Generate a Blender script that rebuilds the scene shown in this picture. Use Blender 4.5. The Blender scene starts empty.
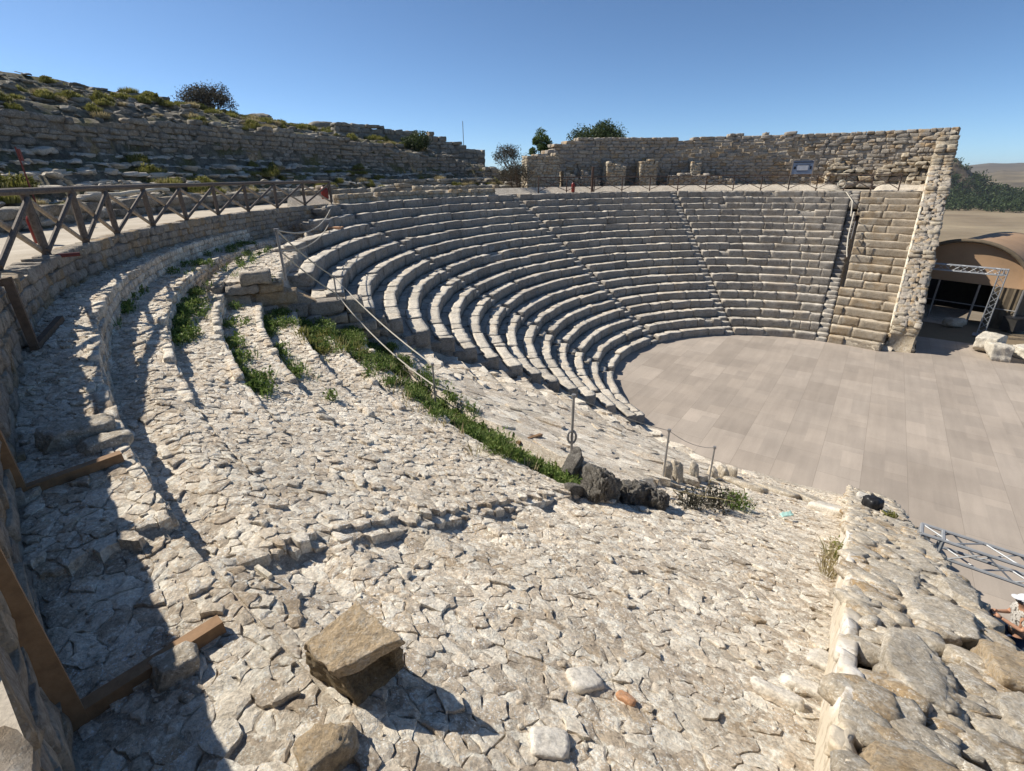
import bpy, math, random
import numpy as np
from mathutils import Vector, Matrix, noise as mnoise
random.seed(7); rng = np.random.default_rng(7)
PI = math.pi; R = math.radians
scn = bpy.context.scene; COL = scn.collection

# ------------------------------------------------------------------ geometry of the place (metres, orchestra floor at z = 0)
CX, CY, CAMZ = 13.386, 20.112, 9.03
R0, W, RH = 8.684, .75, .4118
F = np.array([.618, .786]); N = np.array([.786, -.618]); L0 = np.array([1.55, 1.5])
FOC, PITCH, ROLL = 491.05, .4021, .0093

def ray(u, v):
    x = u-512; y = -(v-385.5); cr, sr = math.cos(ROLL), math.sin(ROLL)
    x, y = x*cr+y*sr, -x*sr+y*cr
    c, s = math.cos(PITCH), math.sin(PITCH)
    return np.array([x, FOC*c+y*s, -FOC*s+y*c])
def at(u, v, z):                     # survey point seen at (u, v) lying at height z
    d = ray(u, v); t = (z-CAMZ)/d[2]; return Vector((d[0]*t, d[1]*t, z))
def surf(u, v, fn):                  # survey point on a height field
    d = ray(u, v)
    for t in np.geomspace(1.0, 60, 2500)/np.linalg.norm(d[:2]):
        x, y, z = d[0]*t, d[1]*t, CAMZ+d[2]*t
        if z <= fn(x, y): return Vector((x, y, z))
    return Vector((d[0]*t, d[1]*t, z))
def pol(r, a, z=0): return Vector((CX+r*math.cos(R(a)), CY+r*math.sin(R(a)), z))
def rA(x, y): return math.hypot(x-CX, y-CY), math.degrees(math.atan2(y-CY, x-CX)) % 360
def sm(x, a, b):
    t = min(1, max(0, (x-a)/(b-a))); return t*t*(3-2*t)
def nz(x, y, z=0, f=1.0): return mnoise.noise(Vector((x*f, y*f, z*f)))
def S(r): return float(np.interp(r, [8.0, 8.7, 9.5, 18.5, 23.4, 25], [.05, .30, .55, 4.8, 6.85, 7.1]))
def nominal(r): return .41+(r-R0)*RH/W
def redge(a): return float(np.interp(a, [150, 165, 200, 212, 224, 232], [22.95, 22.98, 23.85, 24.08, 24.10, 24.24]))
RS = 18.3                            # the grassy ditch circle
def Zs(x, y):
    """height of the ruined near side of the cavea"""
    r, a = rA(x, y)
    if 186 < a < 201.9 and R0+16*W < r < 22.25: return 6.78-.06*sm(a, 196, 202)
    if r < RS and a < 229.5:
        P = nominal(r)-.55-.3*sm(r, 13, RS)
        T = 1-sm(a, 202, 212)
        k = (r-R0) % W
        z = P+T*.9*(W-k-.3)*RH/W
        return max(z, .12) if r > R0 else .05
    if r > 23.4 and a < 232.5:
        return (6.9 if a < 227.8 else 6.8)+.38*(1-sm(a, 210, 226)) - .25*(1-sm(a, 168, 190))
    if a >= 229:
        k = (23.4-r) % .74
        return S(r)-.06-.10*sm(a, 229.28, 229.3)*(1-sm(a, 229.9, 232.5))*max(0, math.sin(min(1, (.74-k)/.74*1.25)*PI))**.8*sm(r, 17, 20)
    T = .12+.88*(1-sm(a, 211, 222))
    k = (23.4-r) % .74
    T *= sm(r, 18.3, 19.0)
    z = S(r)-.03+T*k*.42
    if r > 22.66: z -= .17*(1-sm(k, .02, .5))*sm(a, 212, 218)           # open joint under the outermost ledge
    return z - .22*math.exp(-((r-RS-.35)/.35)**2)*sm(a, 190, 205)
def wall_s(x, y): return (np.array([x, y])-L0) @ F
def wall_n(x, y): return (np.array([x, y])-L0) @ N

# ------------------------------------------------------------------ tagging and linking
def tag(o, label=None, cat=None, group=None, kind=None):
    if label: o['label'] = label
    if cat: o['category'] = cat
    if group: o['group'] = group
    if kind: o['kind'] = kind
    return o
def obj(name, V, Fc, mat, parent=None, smooth=False):
    me = bpy.data.meshes.new(name)
    V = np.asarray(V, dtype=np.float32).reshape(-1, 3)
    if isinstance(Fc, np.ndarray):
        n, k = Fc.shape
        me.vertices.add(len(V)); me.vertices.foreach_set('co', V.ravel())
        me.loops.add(n*k); me.loops.foreach_set('vertex_index', Fc.ravel().astype(np.int32))
        me.polygons.add(n)
        me.polygons.foreach_set('loop_start', np.arange(0, n*k, k, dtype=np.int32))
        me.update(calc_edges=True)
    else:
        me.from_pydata([tuple(map(float, v)) for v in V], [], Fc); me.update()
    if smooth: me.polygons.foreach_set('use_smooth', [True]*len(me.polygons))
    me.validate()
    if mat: me.materials.append(mat)
    o = bpy.data.objects.new(name, me); COL.objects.link(o)
    if parent:
        o.parent = parent; o.matrix_parent_inverse = Matrix.Translation(parent.location).inverted() if parent.rotation_euler.z == 0 else parent.matrix_basis.inverted()
    return o
def thing(name, label, cat, loc=(0, 0, 0), group=None):
    o = bpy.data.objects.new(name, None); COL.objects.link(o); o.location = loc
    o.empty_display_size = .2
    return tag(o, label, cat, group)
class MB:
    def __init__(s): s.V = []; s.F = []; s.n = 0
    def add(s, V, Fc):
        V = [tuple(v) for v in V]
        s.V += V; s.F += [tuple(i+s.n for i in f) for f in Fc]; s.n += len(V); return s
    def box(s, c, hx, hy, hz):       # c centre, h* half-extent vectors
        c = Vector(c); hx = Vector(hx); hy = Vector(hy); hz = Vector(hz)
        V = [c+a*hx+b*hy+d*hz for d in (-1, 1) for b in (-1, 1) for a in (-1, 1)]
        return s.add(V, [(0, 2, 3, 1), (4, 5, 7, 6), (0, 1, 5, 4), (2, 6, 7, 3), (0, 4, 6, 2), (1, 3, 7, 5)])
    def beam(s, a, b, w, h, up=(0, 0, 1)):
        a = Vector(a); b = Vector(b); d = (b-a); u = Vector(up)
        sx = d.cross(u).normalized()*w/2; uu = sx.cross(d).normalized()*h/2
        return s.box((a+b)/2, d/2, sx, uu)
    def tube(s, pts, rad, n=7, wob=0, seed=0):
        pts = [Vector(p) for p in pts]; rr = random.Random(seed); V = []; Fc = []
        if not hasattr(rad, '__len__'): rad = [rad]*len(pts)
        for i, p in enumerate(pts):
            d = (pts[min(i+1, len(pts)-1)]-pts[max(i-1, 0)]).normalized()
            a = d.orthogonal().normalized() if abs(d.z) > .95 else d.cross(Vector((0, 0, 1))).normalized(); b = d.cross(a)
            for k in range(n):
                t = 2*PI*k/n; q = rad[i]*(1+wob*rr.uniform(-1, 1)); V.append(p+a*math.cos(t)*q+b*math.sin(t)*q)
        for i in range(len(pts)-1):
            for k in range(n):
                Fc.append((i*n+k, i*n+(k+1) % n, (i+1)*n+(k+1) % n, (i+1)*n+k))
        Fc.append(tuple(reversed(range(n)))); Fc.append(tuple(range(len(V)-n, len(V))))
        return s.add(V, Fc)
    def build(s, name, mat, parent=None, smooth=False): return obj(name, s.V, s.F, mat, parent, smooth)

# ------------------------------------------------------------------ materials
def nodes(name):
    m = bpy.data.materials.new(name); m.use_nodes = True; nt = m.node_tree
    b = nt.nodes['Principled BSDF']; b.inputs['Roughness'].default_value = .9
    b.inputs['Specular IOR Level'].default_value = .25
    return m, nt, b
def _noise(nt, co, scale, detail=6, rough=.6, dist=0):
    n = nt.nodes.new('ShaderNodeTexNoise'); n.inputs['Scale'].default_value = scale; n.inputs['Detail'].default_value = detail
    n.inputs['Roughness'].default_value = rough; n.inputs['Distortion'].default_value = dist
    nt.links.new(co, n.inputs['Vector']); return n.outputs['Fac']
def _ramp(nt, fac, stops):
    r = nt.nodes.new('ShaderNodeValToRGB'); e = r.color_ramp.elements
    while len(e) < len(stops): e.new(.5)
    for i, (p, c) in enumerate(stops):
        e[i].position = p; e[i].color = (*c, 1) if hasattr(c, '__len__') else (c, c, c, 1)
    nt.links.new(fac, r.inputs[0]); return r.outputs[0]
def _mix(nt, fac, a, b, mode='MIX'):
    m = nt.nodes.new('ShaderNodeMix'); m.data_type = 'RGBA'; m.blend_type = mode
    for sock, v in ((m.inputs[0], fac), (m.inputs[6], a), (m.inputs[7], b)):
        if hasattr(v, 'links'): nt.links.new(v, sock)
        elif hasattr(v, '__len__'): sock.default_value = (*v, 1)
        else: sock.default_value = v
    return m.outputs[2]
def _math(nt, op, a, b=0):
    m = nt.nodes.new('ShaderNodeMath'); m.operation = op
    for sock, v in ((m.inputs[0], a), (m.inputs[1], b)):
        if hasattr(v, 'links'): nt.links.new(v, sock)
        else: sock.default_value = v
    return m.outputs[0]
def _coord(nt): 
    g = nt.nodes.new('ShaderNodeNewGeometry'); return g.outputs['Position'], g
def stone_mat(name, cols, lichen=(.62, .59, .52), lich=.35, ochre=(.42, .26, .10), och=.12, bump=.35, scale=1.0, dark=(.14, .12, .10), darkamt=.35, island=.5, bdist=.02, front_shade=0):
    m, nt, b = nodes(name); co, g = _coord(nt)
    big = _noise(nt, co, 1.3*scale, 5, .6); mid = _noise(nt, co, 7*scale, 8, .7, .15); fine = _noise(nt, co, 38*scale, 8, .75)
    isl = g.outputs['Random Per Island']
    f = _math(nt, 'ADD', _math(nt, 'MULTIPLY', isl, island), _math(nt, 'MULTIPLY', mid, 1-island))
    c = _ramp(nt, f, [(.15, cols[0]), (.5, cols[1]), (.85, cols[2])])
    # dirt and dark weathering
    c = _mix(nt, _math(nt, 'MULTIPLY', _ramp(nt, mid, [(.30, 1.0), (.47, 0.0)]), darkamt), c, dark)
    # ochre staining
    oc = _noise(nt, co, 2.1*scale, 4, .55, .4)
    isl2 = _math(nt, 'FRACT', _math(nt, 'MULTIPLY', isl, 17.3))
    oc = _math(nt, 'ADD', _math(nt, 'MULTIPLY', oc, .75), _math(nt, 'MULTIPLY', isl2, .3))
    c = _mix(nt, _math(nt, 'MULTIPLY', _ramp(nt, oc, [(.56, 0.0), (.70, 1.0)]), och*4), c, ochre)
    # pale lichen blotches
    v = nt.nodes.new('ShaderNodeTexVoronoi'); v.inputs['Scale'].default_value = 24*scale
    ws = nt.nodes.new('ShaderNodeVectorMath'); ws.operation = 'ADD'
    wn = nt.nodes.new('ShaderNodeTexNoise'); wn.inputs['Scale'].default_value = 20*scale; nt.links.new(co, wn.inputs['Vector'])
    sc = nt.nodes.new('ShaderNodeVectorMath'); sc.operation = 'SCALE'; sc.inputs['Scale'].default_value = .06/scale
    nt.links.new(wn.outputs['Color'], sc.inputs[0]); nt.links.new(co, ws.inputs[0]); nt.links.new(sc.outputs[0], ws.inputs[1])
    nt.links.new(ws.outputs[0], v.inputs['Vector'])
    spot = _ramp(nt, v.outputs['Distance'], [(.22, 1.0), (.42, 0.0)])
    gate = _ramp(nt, _noise(nt, co, 3.2*scale, 4, .6), [(.42, 0.0), (.60, 1.0)])
    c = _mix(nt, _math(nt, 'MULTIPLY', _math(nt, 'MULTIPLY', spot, gate), lich), c, lichen)
    v2 = nt.nodes.new('ShaderNodeTexVoronoi'); v2.inputs['Scale'].default_value = 62*scale; nt.links.new(ws.outputs[0], v2.inputs['Vector'])
    spot2 = _ramp(nt, v2.outputs['Distance'], [(.20, 1.0), (.36, 0.0)])
    gate2 = _ramp(nt, _noise(nt, co, 5.7*scale, 5, .65, .2), [(.44, 0.0), (.56, 1.0)])
    c = _mix(nt, _math(nt, 'MULTIPLY', _math(nt, 'MULTIPLY', spot2, gate2), min(1, lich*1.5)), c, tuple(min(.8, x*1.12) for x in lichen))
    blot = _noise(nt, co, 11*scale, 8, .75, .25)
    c = _mix(nt, _math(nt, 'MULTIPLY', _ramp(nt, blot, [(.52, 0.0), (.60, 1.0)]), min(1, lich*1.1)), c, tuple(x*.98 for x in lichen))
    c = _mix(nt, _math(nt, 'MULTIPLY', _ramp(nt, blot, [(.36, 1.0), (.43, 0.0)]), darkamt), c, tuple(x*1.1 for x in dark))
    c = _mix(nt, .8, c, _ramp(nt, fine, [(.32, .52), (.58, 1.25)]), 'MULTIPLY')
    c = _mix(nt, .6, c, _ramp(nt, big, [(.3, .72), (.7, 1.22)]), 'MULTIPLY')
    if front_shade:                                  # shade painted into the colour: upright fronts darker than upper faces
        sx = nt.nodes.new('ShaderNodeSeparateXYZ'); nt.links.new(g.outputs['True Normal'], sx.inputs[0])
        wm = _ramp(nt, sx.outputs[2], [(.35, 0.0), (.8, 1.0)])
        c = _mix(nt, wm, _mix(nt, 1.0, c, (1-front_shade, 1-front_shade, 1-front_shade*.97), 'MULTIPLY'), c)
    nt.links.new(c, b.inputs['Base Color'])
    h = _math(nt, 'ADD', _math(nt, 'MULTIPLY', mid, .6), _math(nt, 'MULTIPLY', fine, .6))
    bp = nt.nodes.new('ShaderNodeBump'); bp.inputs['Strength'].default_value = bump; bp.inputs['Distance'].default_value = bdist*3
    nt.links.new(h, bp.inputs['Height']); nt.links.new(bp.outputs[0], b.inputs['Normal'])
    return m
M = {}
M['cobble'] = stone_mat('cobble_stone', [(.44, .36, .27), (.64, .54, .415), (.80, .72, .59)], lichen=(.86, .81, .69), lich=.8, och=.06, bump=.8, darkamt=.5, island=.72)
M['mortar'] = stone_mat('earth_between_stones', [(.44, .36, .27), (.54, .455, .35), (.64, .55, .43)], lichen=(.80, .75, .64), lich=.7, och=.04, bump=.9, scale=1.6, island=0)
M['seat'] = stone_mat('seat_limestone', [(.42, .375, .31), (.57, .51, .42), (.70, .63, .52)], lichen=(.68, .65, .58), lich=.4, och=.06, bump=.6, scale=.8, darkamt=.55, bdist=.03, front_shade=.46)
M['seatochre'] = stone_mat('ochre_seat_limestone', [(.42, .34, .24), (.54, .45, .33), (.64, .56, .43)], lich=.3, och=.12, bump=.6, scale=.8, darkamt=.5, bdist=.03, front_shade=.38)
M['wall'] = stone_mat('rubble_wall_stone', [(.28, .25, .21), (.38, .33, .27), (.48, .42, .33)], lich=.2, och=.15, bump=.8, scale=.7, darkamt=.6, bdist=.04)
M['wallochre'] = stone_mat('ochre_wall_stone', [(.30, .24, .17), (.43, .36, .26), (.56, .49, .37)], lich=.3, och=.14, bump=.8, scale=.7, darkamt=.5, bdist=.04)
M['greywall'] = stone_mat('grey_masonry', [(.17, .155, .13), (.26, .235, .19), (.36, .33, .27)], lich=.25, och=.06, bump=.8, scale=.6, darkamt=.6, bdist=.04)
M['rock'] = stone_mat('boulder_limestone', [(.38, .32, .24), (.50, .43, .33), (.60, .53, .42)], lichen=(.72, .68, .60), lich=.6, och=.16, bump=.8, scale=1.0, darkamt=.3, island=.3)
M['white'] = stone_mat('white_limestone', [(.54, .49, .41), (.62, .57, .49), (.70, .66, .58)], lich=.4, och=.0, bump=.4, scale=1.2, darkamt=.2, island=.3)
M['ochrerock'] = stone_mat('ochre_rock', [(.42, .31, .19), (.50, .38, .24), (.50, .43, .33)], lich=.3, och=.25, bump=.8, scale=1.3, darkamt=.5, island=.1)
M['pale'] = stone_mat('pale_weathered_rubble', [(.36, .32, .26), (.50, .45, .37), (.62, .56, .46)], lich=.4, och=.06, bump=.6, darkamt=.4)
M['darkrock'] = stone_mat('dark_pitted_rock', [(.15, .135, .12), (.24, .22, .19), (.38, .345, .30)], lich=.3, och=.0, bump=1, scale=1.2, island=.2, bdist=.05)
M['orange'] = stone_mat('terracotta_stone', [(.48, .24, .12), (.52, .28, .15), (.55, .33, .2)], lich=.15, och=.0, bump=.3)

def hill_mat():
    m, nt, b = nodes('rocky_hillside'); co, g = _coord(nt)
    a = _noise(nt, co, .5, 6, .65); d = _noise(nt, co, 3.0, 8, .7, .5); e = _noise(nt, co, 14, 8, .7)
    c = _ramp(nt, d, [(.3, (.08, .07, .05)), (.48, (.18, .16, .12)), (.62, (.29, .26, .20)), (.75, (.40, .36, .29))])
    grass = _ramp(nt, e, [(.35, (.075, .075, .02)), (.55, (.17, .16, .05)), (.7, (.28, .24, .11))])
    c = _mix(nt, _ramp(nt, a, [(.48, 0.0), (.62, .85)]), c, grass)
    c = _mix(nt, .5, c, _ramp(nt, e, [(.3, .5), (.65, 1.2)]), 'MULTIPLY')
    nt.links.new(c, b.inputs['Base Color'])
    bp = nt.nodes.new('ShaderNodeBump'); bp.inputs['Strength'].default_value = .9; bp.inputs['Distance'].default_value = .15
    nt.links.new(_math(nt, 'ADD', d, _math(nt, 'MULTIPLY', e, .4)), bp.inputs['Height']); nt.links.new(bp.outputs[0], b.inputs['Normal'])
    return m
M['hill'] = hill_mat()
def path_mat():
    m, nt, b = nodes('pale_gravel_path'); co, g = _coord(nt)
    a = _noise(nt, co, 1.2, 6, .6); e = _noise(nt, co, 45, 6, .7)
    c = _ramp(nt, a, [(.3, (.40, .34, .26)), (.7, (.56, .50, .41))])
    c = _mix(nt, .6, c, _ramp(nt, e, [(.3, .6), (.65, 1.15)]), 'MULTIPLY'); nt.links.new(c, b.inputs['Base Color'])
    bp = nt.nodes.new('ShaderNodeBump'); bp.inputs['Strength'].default_value = .4; bp.inputs['Distance'].default_value = .02
    nt.links.new(e, bp.inputs['Height']); nt.links.new(bp.outputs[0], b.inputs['Normal']); return m
M['path'] = path_mat()
def floor_mat():
    # boards laid in bays along the front line of the theatre
    m, nt, b = nodes('stage_board_floor'); co, g = _coord(nt)
    mp = nt.nodes.new('ShaderNodeMapping'); mp.inputs['Rotation'].default_value = (0, 0, R(-54)); nt.links.new(co, mp.inputs['Vector'])
    def brick(w, h, off, mort, c1, c2):
        br = nt.nodes.new('ShaderNodeTexBrick'); nt.links.new(mp.outputs[0], br.inputs['Vector'])
        br.inputs['Scale'].default_value = 1; br.inputs['Brick Width'].default_value = w; br.inputs['Row Height'].default_value = h
        br.inputs['Mortar Size'].default_value = mort; br.inputs['Mortar Smooth'].default_value = .3
        br.inputs['Color1'].default_value = (*c1, 1); br.inputs['Color2'].default_value = (*c2, 1)
        br.inputs['Mortar'].default_value = (c1[0]*.72, c1[1]*.72, c1[2]*.72, 1); br.offset = off; br.inputs['Bias'].default_value = -.2
        return br.outputs['Color']
    k1 = brick(2.44, 1.22, .5, .006, (.37, .315, .26), (.455, .39, .325))
    k2 = brick(1.22, .61, .35, .0, (.92, .92, .92), (1.08, 1.07, 1.06))
    c = _mix(nt, 1.0, k1, k2, 'MULTIPLY')
    st = nt.nodes.new('ShaderNodeMapping'); st.inputs['Scale'].default_value = (.25, 2.2, 1); nt.links.new(mp.outputs[0], st.inputs['Vector'])
    s_ = _noise(nt, st.outputs[0], 1.6, 5, .6); w_ = _noise(nt, co, .35, 4, .55); e = _noise(nt, co, 30, 6, .7)
    c = _mix(nt, .7, c, _ramp(nt, s_, [(.3, .88), (.7, 1.08)]), 'MULTIPLY')
    c = _mix(nt, .8, c, _ramp(nt, w_, [(.32, .80), (.68, 1.08)]), 'MULTIPLY')
    c = _mix(nt, .35, c, _ramp(nt, e, [(.3, .75), (.7, 1.15)]), 'MULTIPLY')
    nt.links.new(c, b.inputs['Base Color']); b.inputs['Roughness'].default_value = .75
    return m
M['floor'] = floor_mat()
def simple(name, col, rough=.8, var=.3, scale=12, metal=0, bump=.2, stretch=None):
    m, nt, b = nodes(name)
    tc = nt.nodes.new('ShaderNodeTexCoord'); co = tc.outputs['Object']
    n = _noise(nt, co, scale, 6, .65)
    c = _ramp(nt, n, [(.3, tuple(x*(1-var) for x in col)), (.7, tuple(min(1, x*(1+var)) for x in col))])
    nt.links.new(c, b.inputs['Base Color']); b.inputs['Roughness'].default_value = rough; b.inputs['Metallic'].default_value = metal
    bp = nt.nodes.new('ShaderNodeBump'); bp.inputs['Strength'].default_value = bump; bp.inputs['Distance'].default_value = .01
    nt.links.new(n, bp.inputs['Height']); nt.links.new(bp.outputs[0], b.inputs['Normal']); return m
M['wood'] = simple('weathered_wood', (.135, .11, .09), .8, .4, 22)
M['pole'] = simple('grey_pole_wood', (.32, .27, .215), .8, .35, 22)
M['darkwood'] = simple('dark_brown_wood', (.085, .055, .042), .8, .3, 15)
M['timber'] = simple('sawn_brown_timber', (.26, .155, .08), .7, .25, 14)
M['darktimber'] = simple('old_dark_timber', (.12, .085, .06), .8, .3, 14)
M['metal'] = simple('aluminium', (.34, .35, .36), .55, .15, 8, .35, 0)
M['rod'] = simple('dull_steel_rod', (.30, .29, .28), .5, .2, 8, .5, 0)
M['rope'] = simple('pale_rope', (.50, .46, .38), .9, .2, 60)
M['red'] = simple('red_enamel', (.21, .03, .025), .35, .15, 6)
M['redpole'] = simple('faded_red_paint', (.17, .05, .042), .6, .2, 9)
M['black'] = simple('black_plastic', (.02, .02, .022), .4, .2, 9)
M['tarp'] = simple('tan_tarpaulin', (.36, .235, .14), .7, .12, .8, 0, .3)
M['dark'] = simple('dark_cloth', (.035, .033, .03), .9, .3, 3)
M['net'] = simple('brown_net_cloth', (.12, .095, .065), .9, .3, 2)
M['signblue'] = simple('blue_grey_panel', (.22, .27, .36), .5, .12, 6)
M['signwhite'] = simple('pale_panel', (.52, .54, .58), .5, .1, 6)
M['turq'] = simple('turquoise_plastic', (.38, .58, .52), .35, .25, 20)
M['plaster'] = stone_mat('lime_plaster', [(.58, .50, .37), (.66, .59, .46), (.72, .67, .56)], lich=.3, och=.15, bump=.3, scale=1.2, darkamt=.25, island=0)
def leaf_mat(name, c0, c1, c2):
    m, nt, b = nodes(name); co, g = _coord(nt)
    f = _math(nt, 'ADD', _math(nt, 'MULTIPLY', g.outputs['Random Per Island'], .6), _math(nt, 'MULTIPLY', _noise(nt, co, 1.7, 4, .6), .5))
    nt.links.new(_ramp(nt, f, [(.2, c0), (.5, c1), (.85, c2)]), b.inputs['Base Color'])
    b.inputs['Roughness'].default_value = .65
    tr = nt.nodes.new('ShaderNodeBsdfTranslucent'); nt.links.new(_ramp(nt, f, [(.2, c0), (.5, c1), (.85, c2)]), tr.inputs[0])
    mx = nt.nodes.new('ShaderNodeMixShader'); mx.inputs[0].default_value = .3
    out = nt.nodes['Material Output']; nt.links.new(b.outputs[0], mx.inputs[1]); nt.links.new(tr.outputs[0], mx.inputs[2]); nt.links.new(mx.outputs[0], out.inputs[0])
    return m
M['weed'] = leaf_mat('green_weeds', (.055, .095, .02), (.12, .19, .04), (.24, .28, .09))
M['yellowgrass'] = leaf_mat('yellow_green_scrub', (.09, .10, .02), (.20, .20, .05), (.33, .30, .11))
M['drygrass'] = leaf_mat('dry_grass', (.24, .19, .10), (.36, .30, .16), (.45, .39, .24))
M['tree'] = leaf_mat('dark_tree_leaves', (.025, .04, .015), (.05, .075, .025), (.09, .12, .045))
M['conifer'] = leaf_mat('bright_cypress', (.03, .06, .015), (.07, .11, .025), (.12, .17, .05))
M['twig'] = leaf_mat('grey_brown_twigs', (.030, .030, .020), (.055, .052, .036), (.10, .09, .07))
M['bark'] = simple('bark', (.10, .075, .055), .9, .4, 12, 0, .6)

# ------------------------------------------------------------------ rough stone blocks in batches
_T = {}
def template(nx, ny, nzz):
    key = (nx, ny, nzz)
    if key in _T: return _T[key]
    idx = {}; V = []; Fc = []
    def v(i, j, k):
        t = (i, j, k)
        if t not in idx: idx[t] = len(V); V.append((2*i/nx-1, 2*j/ny-1, 2*k/nzz-1))
        return idx[t]
    for i in range(nx):
        for j in range(ny):
            Fc.append((v(i, j, 0), v(i, j+1, 0), v(i+1, j+1, 0), v(i+1, j, 0)))
            Fc.append((v(i, j, nzz), v(i+1, j, nzz), v(i+1, j+1, nzz), v(i, j+1, nzz)))
    for i in range(nx):
        for k in range(nzz):
            Fc.append((v(i, 0, k), v(i+1, 0, k), v(i+1, 0, k+1), v(i, 0, k+1)))
            Fc.append((v(i, ny, k), v(i, ny, k+1), v(i+1, ny, k+1), v(i+1, ny, k)))
    for j in range(ny):
        for k in range(nzz):
            Fc.append((v(0, j, k), v(0, j, k+1), v(0, j+1, k+1), v(0, j+1, k)))
            Fc.append((v(nx, j, k), v(nx, j+1, k), v(nx, j+1, k+1), v(nx, j, k+1)))
    _T[key] = (np.array(V), np.array(Fc)); return _T[key]
def blocks(Cn, X, Y, Z, res=(4, 3, 2), rnd=9.0, jit=.10, rough=.018, facets=0, freq=5.0):
    """K blocks: centres Cn (K,3), half-axis vectors X, Y, Z (K,3)"""
    Cn, X, Y, Z = [np.asarray(a, float).reshape(-1, 3) for a in (Cn, X, Y, Z)]
    K = len(Cn); T, Fc = template(*res)
    q = T/((np.abs(T)**rnd).sum(1)**(1/rnd))[:, None]
    n = len(T)
    c8 = rng.uniform(-jit, jit, (K, 8, 3)); w = np.zeros((n, 8))
    for i in range(8):
        sx, sy, sz = (1 if i & 1 else -1), (1 if i & 2 else -1), (1 if i & 4 else -1)
        w[:, i] = (1+sx*T[:, 0])*(1+sy*T[:, 1])*(1+sz*T[:, 2])/8
    L = q[None]+np.einsum('ni,kic->knc', w, c8)
    for _ in range(facets):
        nv = rng.normal(0, 1, (K, 1, 3)); nv /= np.linalg.norm(nv, axis=2, keepdims=True)
        d = np.abs(nv).sum(2)*rng.uniform(.60, .88, (K, 1)); ex = np.maximum(0, (L*nv).sum(2)-d); L = L-ex[..., None]*nv
    P = Cn[:, None]+L[..., 0:1]*X[:, None]+L[..., 1:2]*Y[:, None]+L[..., 2:3]*Z[:, None]
    for o in range(4):
        kv = rng.normal(0, freq*(1.8**o), (K, 1, 3)); ph = rng.uniform(0, 6.28, (K, 1))
        dr = rng.normal(0, 1, (K, 1, 3)); P = P+np.sin((P*kv).sum(2)+ph)[..., None]*dr*rough/(1.45**o)
    FF = (Fc[None]+(np.arange(K)*n)[:, None, None]).reshape(-1, 4)
    return P.reshape(-1, 3), FF
def join(parts):
    V = []; Fc = []; n = 0
    for v, f in parts: V.append(v); Fc.append(f+n); n += len(v)
    return np.concatenate(V), np.concatenate(Fc)
def grid(fn, us, vs):
    V = np.array([fn(u, v) for u in us for v in vs]); nu, nv = len(us), len(vs)
    i, j = np.meshgrid(np.arange(nu-1), np.arange(nv-1), indexing='ij'); a = (i*nv+j).ravel()
    return V, np.stack([a, a+nv, a+nv+1, a+1], 1)

def masonry(pathfn, s0, s1, zb, zt, depth, course=.28, slen=.5, prot=.05, rough=.02, res=(3, 2, 2), core=True, jit=.12, cap=.1, faces=(1,), step=.35, fill=1.0):
    """rubble wall along pathfn(s) -> (xy, outward unit normal); zb, zt give bottom and top heights at s"""
    Cn = []; X = []; Y = []; Z = []
    zmin = min(zb(s) for s in np.linspace(s0, s1, 40)); zmax = max(zt(s) for s in np.linspace(s0, s1, 40))
    z = zmin
    while z < zmax+cap:
        h = course*random.uniform(.75, 1.3); s = s0-random.uniform(0, slen)
        while s < s1:
            l = slen*random.uniform(.5, 1.6); a, b_ = max(s, s0), min(s+l, s1); s += l
            if b_-a < slen*.2: continue
            m_ = (a+b_)/2; top = zt(m_)+random.uniform(-cap, cap); bot = zb(m_)
            if z+h*.5 > top or z+h < bot or random.random() > fill: continue
            (p, nn) = pathfn(m_); (p2, _) = pathfn(m_+.05); (p1, _) = pathfn(m_-.05)
            t = np.array(p2)-np.array(p1); t = t/np.linalg.norm(t)
            for fs in faces:
                d = depth/2 if len(faces) > 1 else depth
                pr = random.uniform(0, prot)
                inner = (depth-d) if fs == 0 else 0
                c = np.array(p)+np.array(nn)*(pr-d/2 if fs == 1 else -(depth-d/2)-pr)
                hz = h*.5*.98
                Cn.append((*c, z+hz)); X.append((*(t*(b_-a)*.5*.985), 0)); Y.append((*(np.array(nn)*d*.5), 0)); Z.append((0, 0, hz))
        z += h
    parts = [blocks(Cn, X, Y, Z, res=(res[0]+1, res[1]+1, res[2]+1), rnd=26, jit=jit, rough=rough*.55, facets=2)]
    if core:
        ss = np.linspace(s0+.02, s1-.02, max(2, int((s1-s0)/step)))
        V = []
        for s in ss:
            p, nn = pathfn(s); p = np.array(p); nn = np.array(nn)
            o = p-nn*.05; i_ = p-nn*(depth-.05); tb = max(zb(s)+.02, zt(s)-course*.8)
            V += [(*o, zb(s)-.1), (*o, tb), (*i_, tb), (*i_, zb(s)-.1)]
        Fc = []
        for k in range(len(ss)-1):
            for e in range(4): Fc.append((k*4+e, k*4+(e+1) % 4, (k+1)*4+(e+1) % 4, (k+1)*4+e))
        Fc.append((0, 1, 2, 3)); e = (len(ss)-1)*4; Fc.append((e+3, e+2, e+1, e))
        parts.append((np.array(V), np.array(Fc)))
    return join(parts)
def arc(r, inward=True):
    """path along a circle; s is arc length measured from azimuth 0; normal points to the centre"""
    def f(s):
        a = s/(r(math.degrees(s/24)) if callable(r) else r); rr = r
        return ((CX+rr*math.cos(a), CY+rr*math.sin(a)), ((-math.cos(a), -math.sin(a)) if inward else (math.cos(a), math.sin(a))))
    return f
def arcs(r, a0, a1): return r*R(a0), r*R(a1)

# ------------------------------------------------------------------ orchestra floor and wide ground
V, Fc = grid(lambda u, v: (*(np.array([CX, CY])+F*u+N*v), 0), np.linspace(-22, 30, 20), np.linspace(-11.5, 10, 20))
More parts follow.
